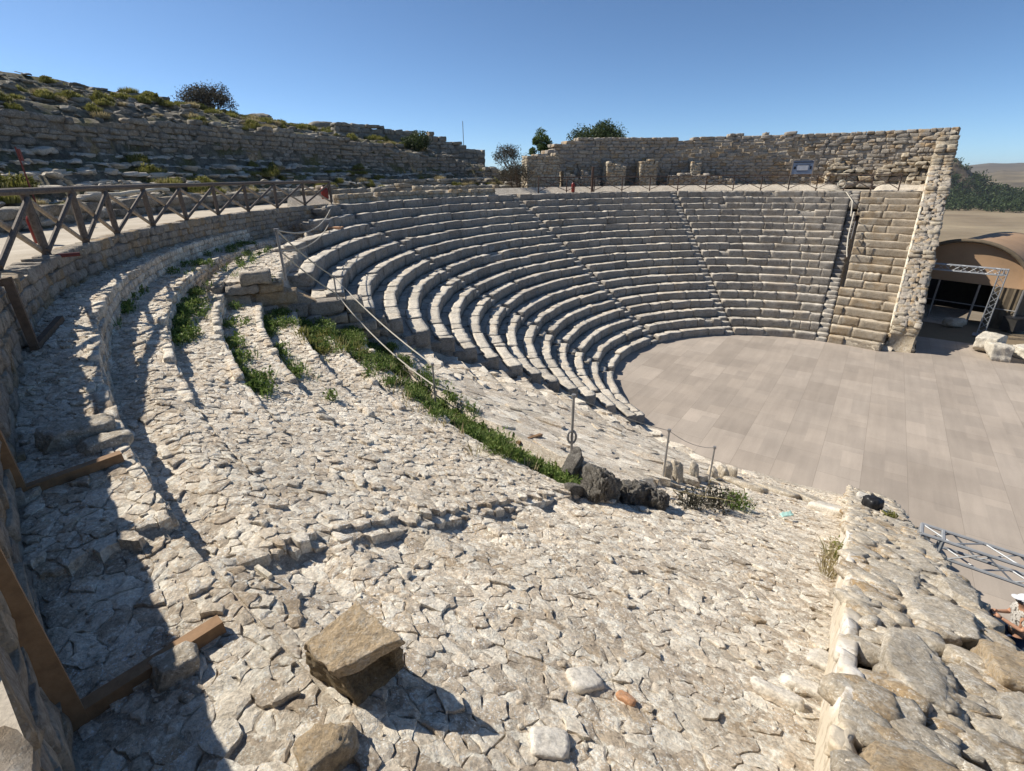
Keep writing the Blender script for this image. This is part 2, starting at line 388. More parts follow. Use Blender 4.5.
# keep the boards in front of the seats: circle + stage area
def disc_floor():
    V = [(CX+2, CY, 0)]; pts = []
    for a in np.linspace(37, 243, 90): pts.append(tuple(pol(R0+.45, a, 0)))
    ext = []
    c = np.array([CX, CY])
    for s, n in [(-8.6, 3.6), (-17, 3.6), (-17, 11.5), (11.5, 11.5), (13.2, 6.4), (13.2, 3.6), (9.3, 3.6)]:
        ext.append((*(c+F*s+N*n), 0))
    P = pts+ext
    from mathutils.geometry import tessellate_polygon
    return P, [tuple(t) for t in tessellate_polygon([[Vector(q) for q in P]])]
v_, f_ = disc_floor()
tag(obj('orchestra_floor', v_, f_, M['floor']), kind='structure')

def ground_z(x, y):
    c = (np.array([x, y])-np.array([CX, CY])); s = c @ F; n = c @ N; d = math.hypot(x, y)
    e = max(0, n-12, s-16.5)
    z = -.06-sm(e, 0, 40)*9-sm(e, 20, 160)*16
    z += 1.5*nz(x, y, 3, .02)*sm(e, 5, 60)
    if e > 300: z += sm(e, 900, 1800)*12*nz(x, y, 1, .003)
    return z
def ground_mat():
    m, nt, b = nodes('dry_valley_ground'); co, g = _coord(nt)
    a = _noise(nt, co, .012, 6, .6, .5); d = _noise(nt, co, .15, 7, .65); e = _noise(nt, co, 2.5, 7, .7)
    st = nt.nodes.new('ShaderNodeMapping'); st.inputs['Rotation'].default_value = (0, 0, R(-20)); st.inputs['Scale'].default_value = (.01, .12, 1); nt.links.new(co, st.inputs['Vector'])
    w = _noise(nt, st.outputs[0], 1.2, 5, .6)
    c = _ramp(nt, a, [(.35, (.21, .16, .10)), (.52, (.28, .22, .14)), (.7, (.35, .28, .18))])
    c = _mix(nt, .6, c, _ramp(nt, w, [(.35, .78), (.65, 1.15)]), 'MULTIPLY')
    c = _mix(nt, _ramp(nt, d, [(.52, 0.0), (.7, .35)]), c, (.15, .13, .07))
    c = _mix(nt, .4, c, _ramp(nt, e, [(.3, .7), (.7, 1.15)]), 'MULTIPLY')
    nt.links.new(c, b.inputs['Base Color']); return m
M['ground'] = ground_mat()
rr = np.concatenate([np.linspace(0, 60, 31)[1:], np.geomspace(62, 5200, 60)])
V, Fc = grid(lambda r, a: (CX+r*math.cos(a), CY+r*math.sin(a), ground_z(CX+r*math.cos(a), CY+r*math.sin(a))), rr, np.linspace(0, 2*PI, 121))
V = np.concatenate([V, [[CX, CY, -.06]]]); 
tag(obj('ground', V, Fc, M['ground'], smooth=True), kind='structure')

# ------------------------------------------------------------------ sloping ground of the cavea (base sheet), path and hillside
WALL_A = 238.5
def base_z(r, a):
    x, y = CX+r*math.cos(R(a)), CY+r*math.sin(R(a))
    if r < R0: return -.03
    seats = a < 201 and not (a > 186 and r > R0+W*16.0) and not (a > 176 and r > R0+W*17.0)  and not (a > 169.5 and r > R0+W*18.0)
    if seats: z = max(nominal(r)-.75-(.8 if abs(a-57) < 3 and r > 12 else 0), -.02)
    else: z = Zs(x, y)-.008+.008*nz(x, y, 0, 3)
    n = wall_n(x, y)
    if n > .4: z = min(z, max(-.1, z-8*(n-.4)))
    if a < 90:
        n2 = (np.array([x, y])-np.array([20.5, 25.6])) @ np.array([.8, -.6])
        if n2 > .6: z = -.1
    return z
ra = np.concatenate([np.arange(R0, 24.0, .0925), [24.3]]); aa = np.concatenate([np.arange(36, 198, 1.0), np.arange(198, 251, .33)])
V, Fc = grid(lambda r, a: (CX+r*math.cos(R(a)), CY+r*math.sin(R(a)), base_z(r, a)), ra, aa)
tag(obj('slope_ground', V, Fc, M['mortar'], smooth=True), kind='structure')
def path_z(a, r=25): return 7.83+.03*nz(a*.3, r, 0, .8)
V, Fc = grid(lambda t, a: (*(pol(redge(a)-.02+t*(26.9-redge(a)), a)[:2]), path_z(a, t)+.012*nz(a, t*3, 2, 1.3)), np.linspace(0, 1, 12), np.arange(46, 250, 1.0))
tag(obj('path', V, Fc, M['path'], smooth=True), kind='structure')
RID = [46, 100, 112, 118, 126, 135, 147, 157, 167, 180, 215, 250]
RZ = [8.6, 8.6, 9.4, 11.0, 12.3, 12.85, 13.3, 14.0, 14.1, 14.3, 14.0, 13.0]
def WT(a): return float(np.interp(a, [108, 118, 126, 135, 144, 155, 166, 180, 215], [8.8, 9.6, 10.6, 11.3, 11.75, 11.85, 11.75, 11.2, 11.0]))
def WBt(a): return float(np.interp(a, [100, 118, 145, 168, 180, 250], [8.0, 8.9, 10.05, 10.3, 10.2, 9.9]))
def hill_z(r, a):
    x, y = pol(r, a)[:2]
    wt, wb = WT(a), WBt(a); rz = float(np.interp(a, RID, RZ))
    n1 = nz(x, y, 0, .35); n2 = nz(x, y, 5, 1.3)
    if a < 108:
        z = 8.05+.12*n1+.05*n2-max(0, r-30)*(.25 if a > 95 else .7)
        return z
    if r < 32:
        t = (r-26.8)/(32-26.8); z = 7.86+(wb-7.86)*t
        q = z/.42+n1*.5; fl = math.floor(q); fr = q-fl
        z = .42*(fl+sm(fr, .78, .92))-.42*n1*.5
        z = max(7.78, z)+.05*n2*min(1, t*6)
    elif r < 32.6: z = wt-.15
    elif r < 40:
        t = (r-32.6)/7.4; zl = wt+(rz-wt)*(t**.8)
        q = zl/.6+n1*.8; fl = math.floor(q); z = .6*(fl+sm(q-fl, .5, .95))-.6*n1*.8; z = z*.75+zl*.25+.14*n2
    else: z = rz+.25*n1+.14*n2-max(0, r-44)*.12
    return z
V, Fc = grid(lambda r, a: (*(pol(r, a)[:2]), hill_z(r, a)), np.concatenate([np.arange(26.7, 42, .2), np.arange(42.5, 80, 2.0)]), np.arange(51, 251, .6))
tag(obj('hillside', V, Fc, M['hill'], smooth=False), kind='structure')

# ------------------------------------------------------------------ seats
STAIR_HW = .31
STAIRS = [57.0, 90.5, 125.5, 166.0]
def row_radius(j): return R0+j*W
def front_a(j, side=0):              # azimuth where row j meets the far end wall
    r = row_radius(j)+W*.5
    return float(np.interp(r, [9.0, 10.1, 17.5, 23.6], [38.5, 38.9, 44.3, 47.6]))
def seat_row(j, a0, a1, mat, parent, rough=1.0, top=0, ragged=0):
    r = row_radius(j); zt = RH*(j+1)+top; dep = .43
    Cn = []; X = []; Y = []; Z = []; a = a0
    while a < a1-1e-3:
        l = random.choice([.5, .7, .9, 1.1, 1.5, 1.9])*random.uniform(.85, 1.15)*(1.7 if mat.name.startswith('ochre') else 1); da = math.degrees(l/r)
        if a+da > a1-math.degrees(.25/r): da = a1-a
        if random.random() < .025 and a > a0+2 and a+da < a1-2: a += da*.6; continue
        m_ = a+da/2; L = R(da)*r; dz = random.uniform(-.03, .018)*rough; dr = random.uniform(-.025, .04)*rough
        hh = (RH+.06)/2
        er = pol(1, m_)-Vector((CX, CY, 0)); et = Vector((-er.y, er.x, 0))
        d2 = dep*random.uniform(.85, 1.15)
        c = pol(r+dr+d2/2, m_, zt-hh+dz)
        Cn.append(c); X.append(et*(L/2-.002)); Y.append(er*d2/2); Z.append((0, 0, hh)); a += da
    # tread slabs behind the seat front, a hand lower
    a = a0
    while a < a1-1e-3:
        l = random.uniform(.5, 1.1); da = math.degrees(l/r)
        if a+da > a1-math.degrees(.25/r): da = a1-a
        m_ = a+da/2; er = pol(1, m_)-Vector((CX, CY, 0)); et = Vector((-er.y, er.x, 0))
        c = pol(r+.40+.22, m_, zt-.10-.1+random.uniform(-.02, .015))
        Cn.append(c); X.append(et*(R(da)*(r+.5)/2-.004)); Y.append(er*.24); Z.append((0, 0, .1)); a += da
    for ae, sg in ((a0, 1), (a1, -1)):            # rough stones closing the broken ends
        for zz in (0, 1):
            m_ = ae+sg*math.degrees(.14/r); er = pol(1, m_)-Vector((CX, CY, 0)); et = Vector((-er.y, er.x, 0))
            Cn.append(pol(r+.42, m_, zt-.27-.32*zz)); X.append(et*.12); Y.append(er*.37); Z.append((0, 0, .17))
    v1, f1 = blocks(Cn, X, Y, Z, res=(9, 4, 4), rnd=60, jit=.022, rough=.014*rough, freq=4)
    ge = math.degrees(.2/r)
    aa = np.linspace(a0+ge, a1-ge, max(2, int((a1-a0)/2)+1))
    def cr(a, k):
        rr_, zz = [(r+.06, -.04+zt-RH-.25), (r+.06, zt-.15), (r+W+.1, zt-.15), (r+W+.1, zt-RH-.25)][k % 4]
        return (*(pol(rr_, a)[:2]), zz)
    V = [cr(a, k) for a in aa for k in range(4)]; Fq = []
    for i in range(len(aa)-1):
        for k in range(4): Fq.append((i*4+k, i*4+(k+1) % 4, (i+1)*4+(k+1) % 4, (i+1)*4+k))
    Fq.append((0, 1, 2, 3)); e = (len(aa)-1)*4; Fq.append((e+3, e+2, e+1, e))
    v, f = join([(v1, f1), (np.array(V), np.array(Fq))])
    return obj('seat_row', v, f, mat, parent)
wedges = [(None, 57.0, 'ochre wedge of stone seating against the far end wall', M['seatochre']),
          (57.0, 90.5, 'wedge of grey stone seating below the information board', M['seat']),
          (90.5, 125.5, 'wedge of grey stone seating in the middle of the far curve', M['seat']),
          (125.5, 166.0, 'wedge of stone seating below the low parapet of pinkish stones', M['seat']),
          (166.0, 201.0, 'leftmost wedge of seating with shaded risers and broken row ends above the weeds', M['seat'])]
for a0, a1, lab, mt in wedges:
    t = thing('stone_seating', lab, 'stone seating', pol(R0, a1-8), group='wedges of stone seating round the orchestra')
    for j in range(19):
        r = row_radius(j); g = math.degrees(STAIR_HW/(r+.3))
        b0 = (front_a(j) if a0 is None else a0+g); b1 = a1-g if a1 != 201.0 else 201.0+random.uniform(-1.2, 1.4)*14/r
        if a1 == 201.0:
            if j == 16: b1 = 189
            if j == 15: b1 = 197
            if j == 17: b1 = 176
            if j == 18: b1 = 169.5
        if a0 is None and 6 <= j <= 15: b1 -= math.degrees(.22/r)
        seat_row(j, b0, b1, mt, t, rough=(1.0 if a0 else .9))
labs = ['narrow stone stair beside the ochre seating under the far end wall', 'narrow stone stair climbing the middle of the far seating below the ruined piers',
        'narrow stone stair in the curve left of centre, eroded between the rows', 'broken stone stair where the left rows start to turn']
for a, lab in zip(STAIRS, labs):
    t = thing('stone_stair', lab, 'stair', pol(R0, a), group='stairs between the wedges of seating')
    er = pol(1, a)-Vector((CX, CY, 0)); et = Vector((-er.y, er.x, 0))
    for j in range(19):
        r = row_radius(j); 
        deep = .5 if (a == 57.0 and 6 < j < 17) else 0
        for k in range(2):
            z = RH*j+(RH/2)*(k+1)-deep-(.02 if k else 0)
            c = [pol(r+.19+.375*k, a+random.uniform(-.1, .1), z-.3)]
            v, f = blocks(c, [et*(STAIR_HW-.01)], [er*.2], [(0, 0, .3)], res=(4, 2, 3), rnd=10, jit=.05, rough=.012)
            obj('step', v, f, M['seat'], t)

# ------------------------------------------------------------------ stone paving of the near slope: real slabs, one cell each
def clip(poly, mx, my, nx, ny):
    out = []; n = len(poly)
    for i in range(n):
        a = poly[i]; b = poly[(i+1) % n]
        da = (a[0]-mx)*nx+(a[1]-my)*ny; db = (b[0]-mx)*nx+(b[1]-my)*ny
        if da <= 0: out.append(a)
        if (da < 0 < db) or (db < 0 < da):
            t = da/(da-db); out.append((a[0]+(b[0]-a[0])*t, a[1]+(b[1]-a[1])*t))
    return out
def slabs(name, sp, region, zf, gap=.012, tilt=.10, hvar=.012, edge=.06, rag=.012, jitter=.44, slopew=.8, pop=.06, stretch=1.0, mat=None, seed=1, drop=.26, popp=.10, snap=True):
    rr = random.Random(seed)
    # frame: x along the tangent, y along the radius -> cells stretched along the tangent by `stretch`
    ang = R(140+0); ca, sa = math.cos(ang), math.sin(ang)
    def to(u, v): u *= stretch; return CX+u*ca-v*sa, CY+u*sa+v*ca
    def fro(x, y): dx, dy = x-CX, y-CY; return (dx*ca+dy*sa)/stretch, -dx*sa+dy*ca
    lim = int(26/sp)+2; seeds = {}
    for i in range(-lim, lim):
        for j in range(-lim, lim):
            u = (i+.5+rr.uniform(-jitter, jitter))*sp; v = (j+.5+rr.uniform(-jitter, jitter))*sp
            dn_ = mnoise.noise(Vector((u*1.3, v*1.3, 7)))
            if rr.random() > min(.50, drop+.40*dn_): seeds[i, j] = (u, v)
    V = []; Fc = []
    for (i, j), (u, v) in seeds.items():
        x, y = to(u, v); r_, a_ = rA(x, y)
        if not region(x, y, r_, a_): continue
        poly = [(u-sp*1.9, v-sp*1.9), (u+sp*1.9, v-sp*1.9), (u+sp*1.9, v+sp*1.9), (u-sp*1.9, v+sp*1.9)]
        for di in range(-3, 4):
            for dj in range(-3, 4):
                q = seeds.get((i+di, j+dj))
                if q is None or (di == 0 and dj == 0): continue
                nx, ny = q[0]-u, q[1]-v; poly = clip(poly, (u+q[0])/2, (v+q[1])/2, nx, ny)
                if len(poly) < 3: break
            if len(poly) < 3: break
        if len(poly) < 3: continue
        P = [to(*p) for p in poly]
        cx = sum(p[0] for p in P)/len(P); cy = sum(p[1] for p in P)/len(P)
        pts = []
        for k in range(len(P)):
            a, b = P[k], P[(k+1) % len(P)]; L = math.hypot(b[0]-a[0], b[1]-a[1]); m_ = max(1, int(round(L/edge)))
            for t in range(m_):
                px, py = a[0]+(b[0]-a[0])*t/m_, a[1]+(b[1]-a[1])*t/m_
                dx, dy = px-cx, py-cy; d = math.hypot(dx, dy)+1e-6
                sh = gap*(1+.8*rr.random())+rr.uniform(-rag, rag)
                if t == 0: sh += gap*1.3
                k_ = max(.3, (d-sh)/d); pts.append((cx+dx*k_, cy+dy*k_))
        rc, ac = rA(cx, cy)
        if snap:                                   # slabs end at the ledge edges and never bridge a step
            if rc > RS and ac < 229.3: q0 = 23.4-.74*math.ceil((23.4-rc)/.74) if rc < 23.4 else 23.4; q1 = q0+.74 if rc < 23.4 else 99
            elif rc > 23.4 and ac < 232.5: q0, q1 = 23.4, 99
            elif rc < RS and ac < 211: q0 = R0+W*math.floor((rc-R0)/W); q1 = q0+W
            else: q0, q1 = 0, (23.4 if ac < 232.5 else 99)
            np_ = []
            for (px, py) in pts:
                rp, ap = rA(px, py); rp = min(max(rp, q0+.004), q1-.012)
                if rc < 23.4 and rc > RS: ap = min(ap, 229.27) if ac < 229.3 else max(ap, 229.33)
                np_.append((CX+rp*math.cos(R(ap)), CY+rp*math.sin(R(ap))))
            pts = np_
        z0 = zf(cx, cy)
        e = .05
        zx = [zf(cx+e, cy)-z0, z0-zf(cx-e, cy)]; zy = [zf(cx, cy+e)-z0, z0-zf(cx, cy-e)]; gx = min(zx, key=abs)/e; gy = min(zy, key=abs)/e
        g = math.hypot(gx, gy)
        if g > .62: gx *= .5/g; gy *= .5/g
        gx = gx*slopew+rr.gauss(0, tilt); gy = gy*slopew+rr.gauss(0, tilt)
        h = rr.gauss(0, hvar)+(rr.uniform(.02, pop) if rr.random() < popp else 0)
        bul = rr.uniform(.001, .008); n0 = len(V); n = len(pts)
        def Z(px, py, dz): return z0+h+gx*(px-cx)+gy*(py-cy)+dz
        for (px, py) in pts: V.append((px, py, Z(px, py, -.14)))
        for (px, py) in pts: V.append((px, py, Z(px, py, -.004+rr.uniform(-.005, .003))))
        for sc_, up in ((.965, .0), (.6, bul)):
            for (px, py) in pts:
                qx, qy = cx+(px-cx)*sc_, cy+(py-cy)*sc_
                V.append((qx, qy, Z(qx, qy, up)+.012*mnoise.noise(Vector((qx*7, qy*7, z0*3)))+.006*mnoise.noise(Vector((qx*21, qy*21, 1)))))
        V.append((cx, cy, Z(cx, cy, bul*1.1)+.01*mnoise.noise(Vector((cx*7, cy*7, z0*3)))))
        for lay in range(3):
            for k in range(n):
                k2 = (k+1) % n; Fc.append((n0+lay*n+k, n0+lay*n+k2, n0+(lay+1)*n+k2, n0+(lay+1)*n+k))
        for k in range(n): Fc.append((n0+3*n+k, n0+3*n+(k+1) % n, n0+4*n))
    return obj(name, V, Fc, mat or M['cobble'])
def not_wall(x, y): return wall_n(x, y) < -.06
def reg_upper(x, y, r, a): return r < 24.3 and a > 168 and ((r > R0+W*16.0 and a < 201 and not (a < 189 and r < R0+17*W) and not (a < 176 and r < R0+18*W)) or (a >= 200.6 and r > RS+.15) or a >= 229.5) and r > 9.1 and a < 246 and not_wall(x, y) and not (r > redge(a)-.01)
def reg_pave(x, y, r, a): return 201.3 < a < 229.6 and R0+.05 < r < RS-.2
o = slabs('rubble_paving', .078, reg_upper, Zs, stretch=1.3, gap=.0004, tilt=.055, hvar=.0045, rag=.012, jitter=.5, edge=.033, drop=.34, seed=3, popp=.05, pop=.035)
tag(o, kind='structure')
o = slabs('worn_paving', .26, reg_pave, Zs, stretch=1.5, gap=.004, tilt=.04, hvar=.014, edge=.07, seed=5, pop=.08, jitter=.48, rag=.015, drop=.35, mat=M['cobble'])
tag(o, kind='structure')
# small chips and gravel lying in the joints
Cn = []; X = []; Y = []; Z = []; rc_ = random.Random(31)
while len(Cn) < 3000:
    a = rc_.uniform(200, 240); r = 24.1-14*rc_.random()**1.7; q = pol(r, a)
    if wall_n(q.x, q.y) > -.08 or (r < RS and a < 229) or r > redge(a)-.05: continue
    l = rc_.choice([.005, .006, .008, .010, .014, .022])*rc_.uniform(.7, 1.3); th = rc_.uniform(0, 3.14)
    Cn.append((q.x, q.y, Zs(q.x, q.y)+l*.25)); X.append((l*math.cos(th), l*math.sin(th), rc_.uniform(-.3, .3)*l)); Y.append((-l*.7*math.sin(th), l*.7*math.cos(th), rc_.uniform(-.3, .3)*l)); Z.append((0, 0, l*.4))
tag(obj('stone_chips', *blocks(Cn, X, Y, Z, res=(2, 2, 2), rnd=9, jit=.3, rough=.0), M['cobble']), 'small stone chips and gravel scattered over the cobbled slope', 'gravel', kind='stuff')
# ring risers of the ruined steps
t = thing('ruined_seat_ledges', 'curved rubble ledges of lost seat rows on the near left slope', 'stone ledges', pol(23.4, 212, 6.9))
for k in range(7):
    r = 23.4-.74*k; a_end = 227.5 if k == 0 else 220.5
    zt_ = lambda s, r=r: Zs(*(pol(r+.06, math.degrees(s/r))[:2]))+.0
    zb_ = lambda s, r=r: Zs(*(pol(r-.06, math.degrees(s/r))[:2]))-.12
    a_start = 169 if k < 2 else 202.3
    v, f = masonry(arc(r-.01), *arcs(r, a_start, a_end), zb_, zt_, .13, course=.12, slen=.22, prot=.02, rough=.012, res=(3, 2, 2), core=False, cap=.02)
    obj('ledge_riser', v, f, M['cobble'], t)

# ------------------------------------------------------------------ walls
def poly_path(r): return arc(r)
# retaining wall below the path, left
t = thing('retaining_wall', 'rubble retaining wall below the railed path on the left', 'wall', pol(24, 205, 6.9))
def pe(s):
    a = math.degrees(s/24.0); r = redge(a); p = pol(r, a); return ((p.x, p.y), (-math.cos(R(a)), -math.sin(R(a))))
v, f = masonry(pe, 24*R(166), 24*R(247), lambda s: min(7.6, Zs(*(pol(redge(math.degrees(s/24))-.15, math.degrees(s/24))[:2]))-.15), lambda s: 7.84, .34, course=.17, slen=.30, prot=.03, rough=.014, res=(5, 3, 3), cap=.01)
obj('masonry', v, f, M['wall'], t)
# kerb between path and last row on the far side
t = tag(obj('path_kerb', *masonry(arc(22.95), *arcs(22.95, 47.6, 166), lambda s: 7.6, lambda s: 7.87, .3, course=.26, slen=.6, prot=.03, cap=.02), M['seat']), 'low stone kerb edging the upper walkway behind the last seat row', 'kerb')
# low parapet
t = tag(obj('low_parapet', *masonry(arc(23.0), *arcs(23.0, 129, 163.5), lambda s: 7.75, lambda s: 8.28+.14*nz(s, 0, 0, 1.1), .4, course=.22, slen=.4, prot=.05, cap=.12, jit=.2), M['wallochre']), 'low parapet of loose pinkish stones above the top seat row', 'low wall')
# high rear wall
def top_rear(s):
    a = math.degrees(s/28.3); z = float(np.interp(a, [46, 60, 75, 86, 94, 104, 109, 113], [12.15, 12.05, 12.3, 11.95, 12.15, 12.05, 11.6, 10.6]))
    return z+.16*nz(s, 0, 0, .5)+.06*nz(s, 5, 0, 1.5)
t = thing('rear_wall', 'tall dark rubble wall closing the back of the far seating', 'wall', pol(28.3, 80, 8))
v, f = masonry(arc(28.3), *arcs(28.3, 46, 113), lambda s: 7.9, top_rear, 1.3, course=.27, slen=.6, prot=.12, rough=.03, res=(5, 3, 3), cap=.05, faces=(1, 0))
obj('masonry', v, f, M['wall'], t)
v, f = masonry(arc(27.95), *arcs(27.95, 46.5, 62), lambda s: 7.9, lambda s: 10.4+1.2*nz(s, 3, 0, .5)-.12*(s-arcs(27.95, 46.5, 62)[0]), .6, course=.3, slen=.75, prot=.3, rough=.05, res=(5, 3, 3), cap=.3, core=False, fill=.85)
obj('rough_facing', v, f, M['wallochre'], t)
# far end wall (stepped, along the front line)
FE0 = np.array([20.5, 25.6]); FD = np.array([.599, .801]); FN = np.array([.801, -.599])
def fpath(s):
    p = FE0+FD*s+FN*1.25; return (p, FN)
def ftop(s):
    p = FE0+FD*s; r, a = rA(*p)
    if r > 27.6: return 12.1
    if r > 24.5: return 8.2+(r-24.5)*1.15
    return max(1.55, nominal(r)+.38)+.05*nz(s, 0, 0, 2)
t = thing('end_wall', 'sloping rubble end wall rising beside the far seats to the tall rear wall', 'wall', (21.5, 26, 0))
v, f = masonry(fpath, .55, 18.6, lambda s: -.1, ftop, 1.15, course=.24, slen=.42, prot=.09, rough=.03, res=(4, 2, 2), cap=.12, faces=(1, 0))
obj('masonry', v, f, M['wallochre'], t)
# top rubble of the end wall
Cn = []; X = []; Y = []; Z = []
for k in range(420):
    s = random.uniform(.7, 16.5); n = random.uniform(.15, 1.2); p = FE0+FD*s+FN*n; r, a = rA(*p); z = ftop(s)-.02
    h = random.uniform(.03, .07); th = random.uniform(-.5, .5); c, s_ = math.cos(th), math.sin(th); l = random.uniform(.1, .28)
    Cn.append((*p, z)); X.append((FD[0]*l*c, FD[1]*l*c, l*.45*c)); Y.append((FN[0]*l*.7, FN[1]*l*.7, 0)); Z.append((0, 0, h))
obj('coping_rubble', *blocks(Cn, X, Y, Z, res=(3, 3, 2), rnd=20, jit=.3, rough=.01, facets=3), M['wall'], t)
# plaster line along the inner edge
Cn = []; X = []; Y = []; Z = []
for s in np.arange(.9, 15.2, .28):
    p = FE0+FD*s+FN*.05; z = ftop(s)-.12; Cn.append((*p, z)); X.append((FD[0]*.16, FD[1]*.16, .085)); Y.append((FN[0]*.07, FN[1]*.07, 0)); Z.append((0, 0, .16))
obj('plaster_edge', *blocks(Cn, X, Y, Z, res=(2, 2, 2), rnd=8, jit=.12, rough=.01), M['plaster'], t)
# masonry wall on the left hill
t = thing('hill_wall', 'long grey coursed masonry wall crossing the hill on the left', 'wall', pol(32, 160, 9.6))
v, f = masonry(arc(32.0), *arcs(32.0, 112, 214), lambda s: WBt(math.degrees(s/32))-.3, lambda s: WT(math.degrees(s/32))+.38*nz(s, 0, 0, .35)+.15*nz(s, 1, 0, 2), .7, course=.24, slen=.6, prot=.12, rough=.03, res=(4, 2, 2), cap=.14, fill=.95, jit=.16)
obj('masonry', v, f, M['greywall'], t)
# upper wall remnants near the skyline, right part of the left hill
t = tag(obj('skyline_wall', *masonry(arc(36.0), *arcs(36.0, 116, 139), lambda s: hill_z(35.6, math.degrees(s/36))-.3, lambda s: float(np.interp(math.degrees(s/36), [116, 121, 126, 132, 139], [11.2, 12.0, 12.7, 12.9, 13.2]))+.2*nz(s, 0, 0, 1), .8, course=.34, slen=.8, prot=.15, rough=.04, cap=.18), M['greywall']), 'broken grey wall on the skyline behind the round dark bush', 'wall')
# lower ledge walls behind the railed path
for r_, a0, a1, z0, z1, lab in [(27.0, 118, 205, 7.8, 8.35, 'low rough stone ledge just behind the railed path'), (29.2, 120, 176, 8.3, 8.95, 'second rough stone ledge halfway up to the hill wall')]:
    tag(obj('stone_ledge', *masonry(arc(r_), *arcs(r_, a0, a1), lambda s: z0-.2, lambda s, r_=r_, z1=z1: z1+.25*nz(s, r_, 0, .5), .6, course=.24, slen=.9, prot=.15, rough=.03, cap=.1, jit=.15), M['greywall']), lab, 'stone ledge')
# ruined piers and stub walls behind the far fence
def stub(cx_az, r_, w, d, z1, lab, mat='wallochre', slope=0, name='ruined_pier'):
    s0, s1 = arcs(r_, cx_az-math.degrees(w/2/r_), cx_az+math.degrees(w/2/r_))
    v, f = masonry(arc(r_), s0, s1, lambda s: 7.9, lambda s: z1-slope*(s1-s)/(s1-s0), d, course=.2, slen=.36, prot=.06, rough=.025, cap=.1, faces=(1, 0), step=.3)
    return tag(obj(name, v, f, M[mat]), lab, 'ruin')
def azof(u, r_, z=9):
    best = min(np.arange(40, 215, .1), key=lambda a: abs(ray_u(pol(r_, a, z))-u)); return float(best)
def ray_u(P):
    X, Y, Z = P[0], P[1], P[2]-CAMZ; c, s = math.cos(PITCH), math.sin(PITCH); d = Y*c-Z*s
    return 512+FOC*X/d if d > 0 else 9999
stub(azof(545, 26.2), 26.2, 3.0, .9, 10.5, 'pale ruined block left of the round tree behind the far fence', slope=-.2)
stub(azof(574, 26.2), 26.2, 1.6, 1.2, 9.6, 'sloping pale rubble stub right of the pale ruined block', slope=.9)
stub(azof(593, 26.8), 26.8, 1.8, 1.0, 9.5, 'low rubble mound below the round tree', slope=.8, mat='wall')
stub(azof(618, 26.6), 26.6, 1.7, 1.2, 10.15, 'left one of the two pale square piers under the rear wall', slope=.5)
stub(azof(650, 26.6), 26.6, 1.5, 1.2, 10.2, 'right one of the two pale square piers under the rear wall')
stub(azof(690, 26.2), 26.2, 3.2, .8, 9.1, 'low stub wall with a rectangular recess left of the rubble heap', mat='wall', name='stub_wall')
stub(azof(697, 27.2), 27.2, .9, 1.0, 10.0, 'narrow pale pier standing behind the low stub wall')
stub(azof(722, 26.4), 26.4, 2.6, 1.5, 9.2, 'rubble heap left of the information board', mat='wall', slope=.7)

# near end wall (beside the camera, right)
def ntop(s):
    p = L0+F*s; r = math.hypot(*(p-np.array([CX, CY]))); return S(r)+.35
t = thing('near_end_wall', 'sloping rubble wall with a whitewashed edge in the right foreground', 'wall', (5, 6, 2))
def npath(s): p = L0+F*s+N*1.0; return (p, N)
v, f = masonry(npath, -2.5, 13.2, lambda s: -.1, lambda s: ntop(s)-.26, .98, course=.3, slen=.5, prot=.03, rough=.03, res=(4, 3, 2), cap=.03, faces=(1, 0))
obj('masonry', v, f, M['rock'], t)
def hero_rock(name, mat, c, ax, ay, az, res=14, rough=.04, freq=2.2, rnd=5, jit=.18, parent=None, seed=0, smooth=True, facets=9):
    """single boulder with layered noise; ax, ay, az are half-extent vectors"""
    T, Fq = template(res, res, max(4, res//2)); rr = np.random.default_rng(seed+11)
    q = T/((np.abs(T)**rnd).sum(1)**(1/rnd))[:, None]; c8 = rr.uniform(-jit, jit, (8, 3)); w = np.zeros((len(T), 8))
    for i in range(8):
        sx, sy, sz = (1 if i & 1 else -1), (1 if i & 2 else -1), (1 if i & 4 else -1)
        w[:, i] = (1+sx*T[:, 0])*(1+sy*T[:, 1])*(1+sz*T[:, 2])/8
    q = q+w @ c8
    for _ in range(facets):
        nv = rr.normal(0, 1, 3); nv /= np.linalg.norm(nv); d = np.abs(nv).sum()*rr.uniform(.58, .86)
        ex = np.maximum(0, q @ nv-d); q = q-ex[:, None]*nv
    P = np.array(c)+q[:, 0:1]*np.array(ax)+q[:, 1:2]*np.array(ay)+q[:, 2:3]*np.array(az)
    size = (np.linalg.norm(ax)+np.linalg.norm(ay))/2; out = []
    for p, qq in zip(P, q):
        v = Vector(p)/size*freq+Vector((seed*3.1, 0, 0)); d = (Vector(p)-Vector(c)).normalized()
        hh = mnoise.noise(v)*.35+mnoise.noise(v*2.3)*.28+mnoise.noise(v*5)*.22+mnoise.noise(v*11)*.14
        cr_ = -.35*max(0, .12-abs(mnoise.noise(v*1.3+Vector((5, 5, 5)))))/.12*.5
        out.append(Vector(p)+d*(hh+cr_)*rough*2*size/.3)
    o = obj(name, [tuple(x) for x in out], Fq, mat, parent, smooth=False); return o
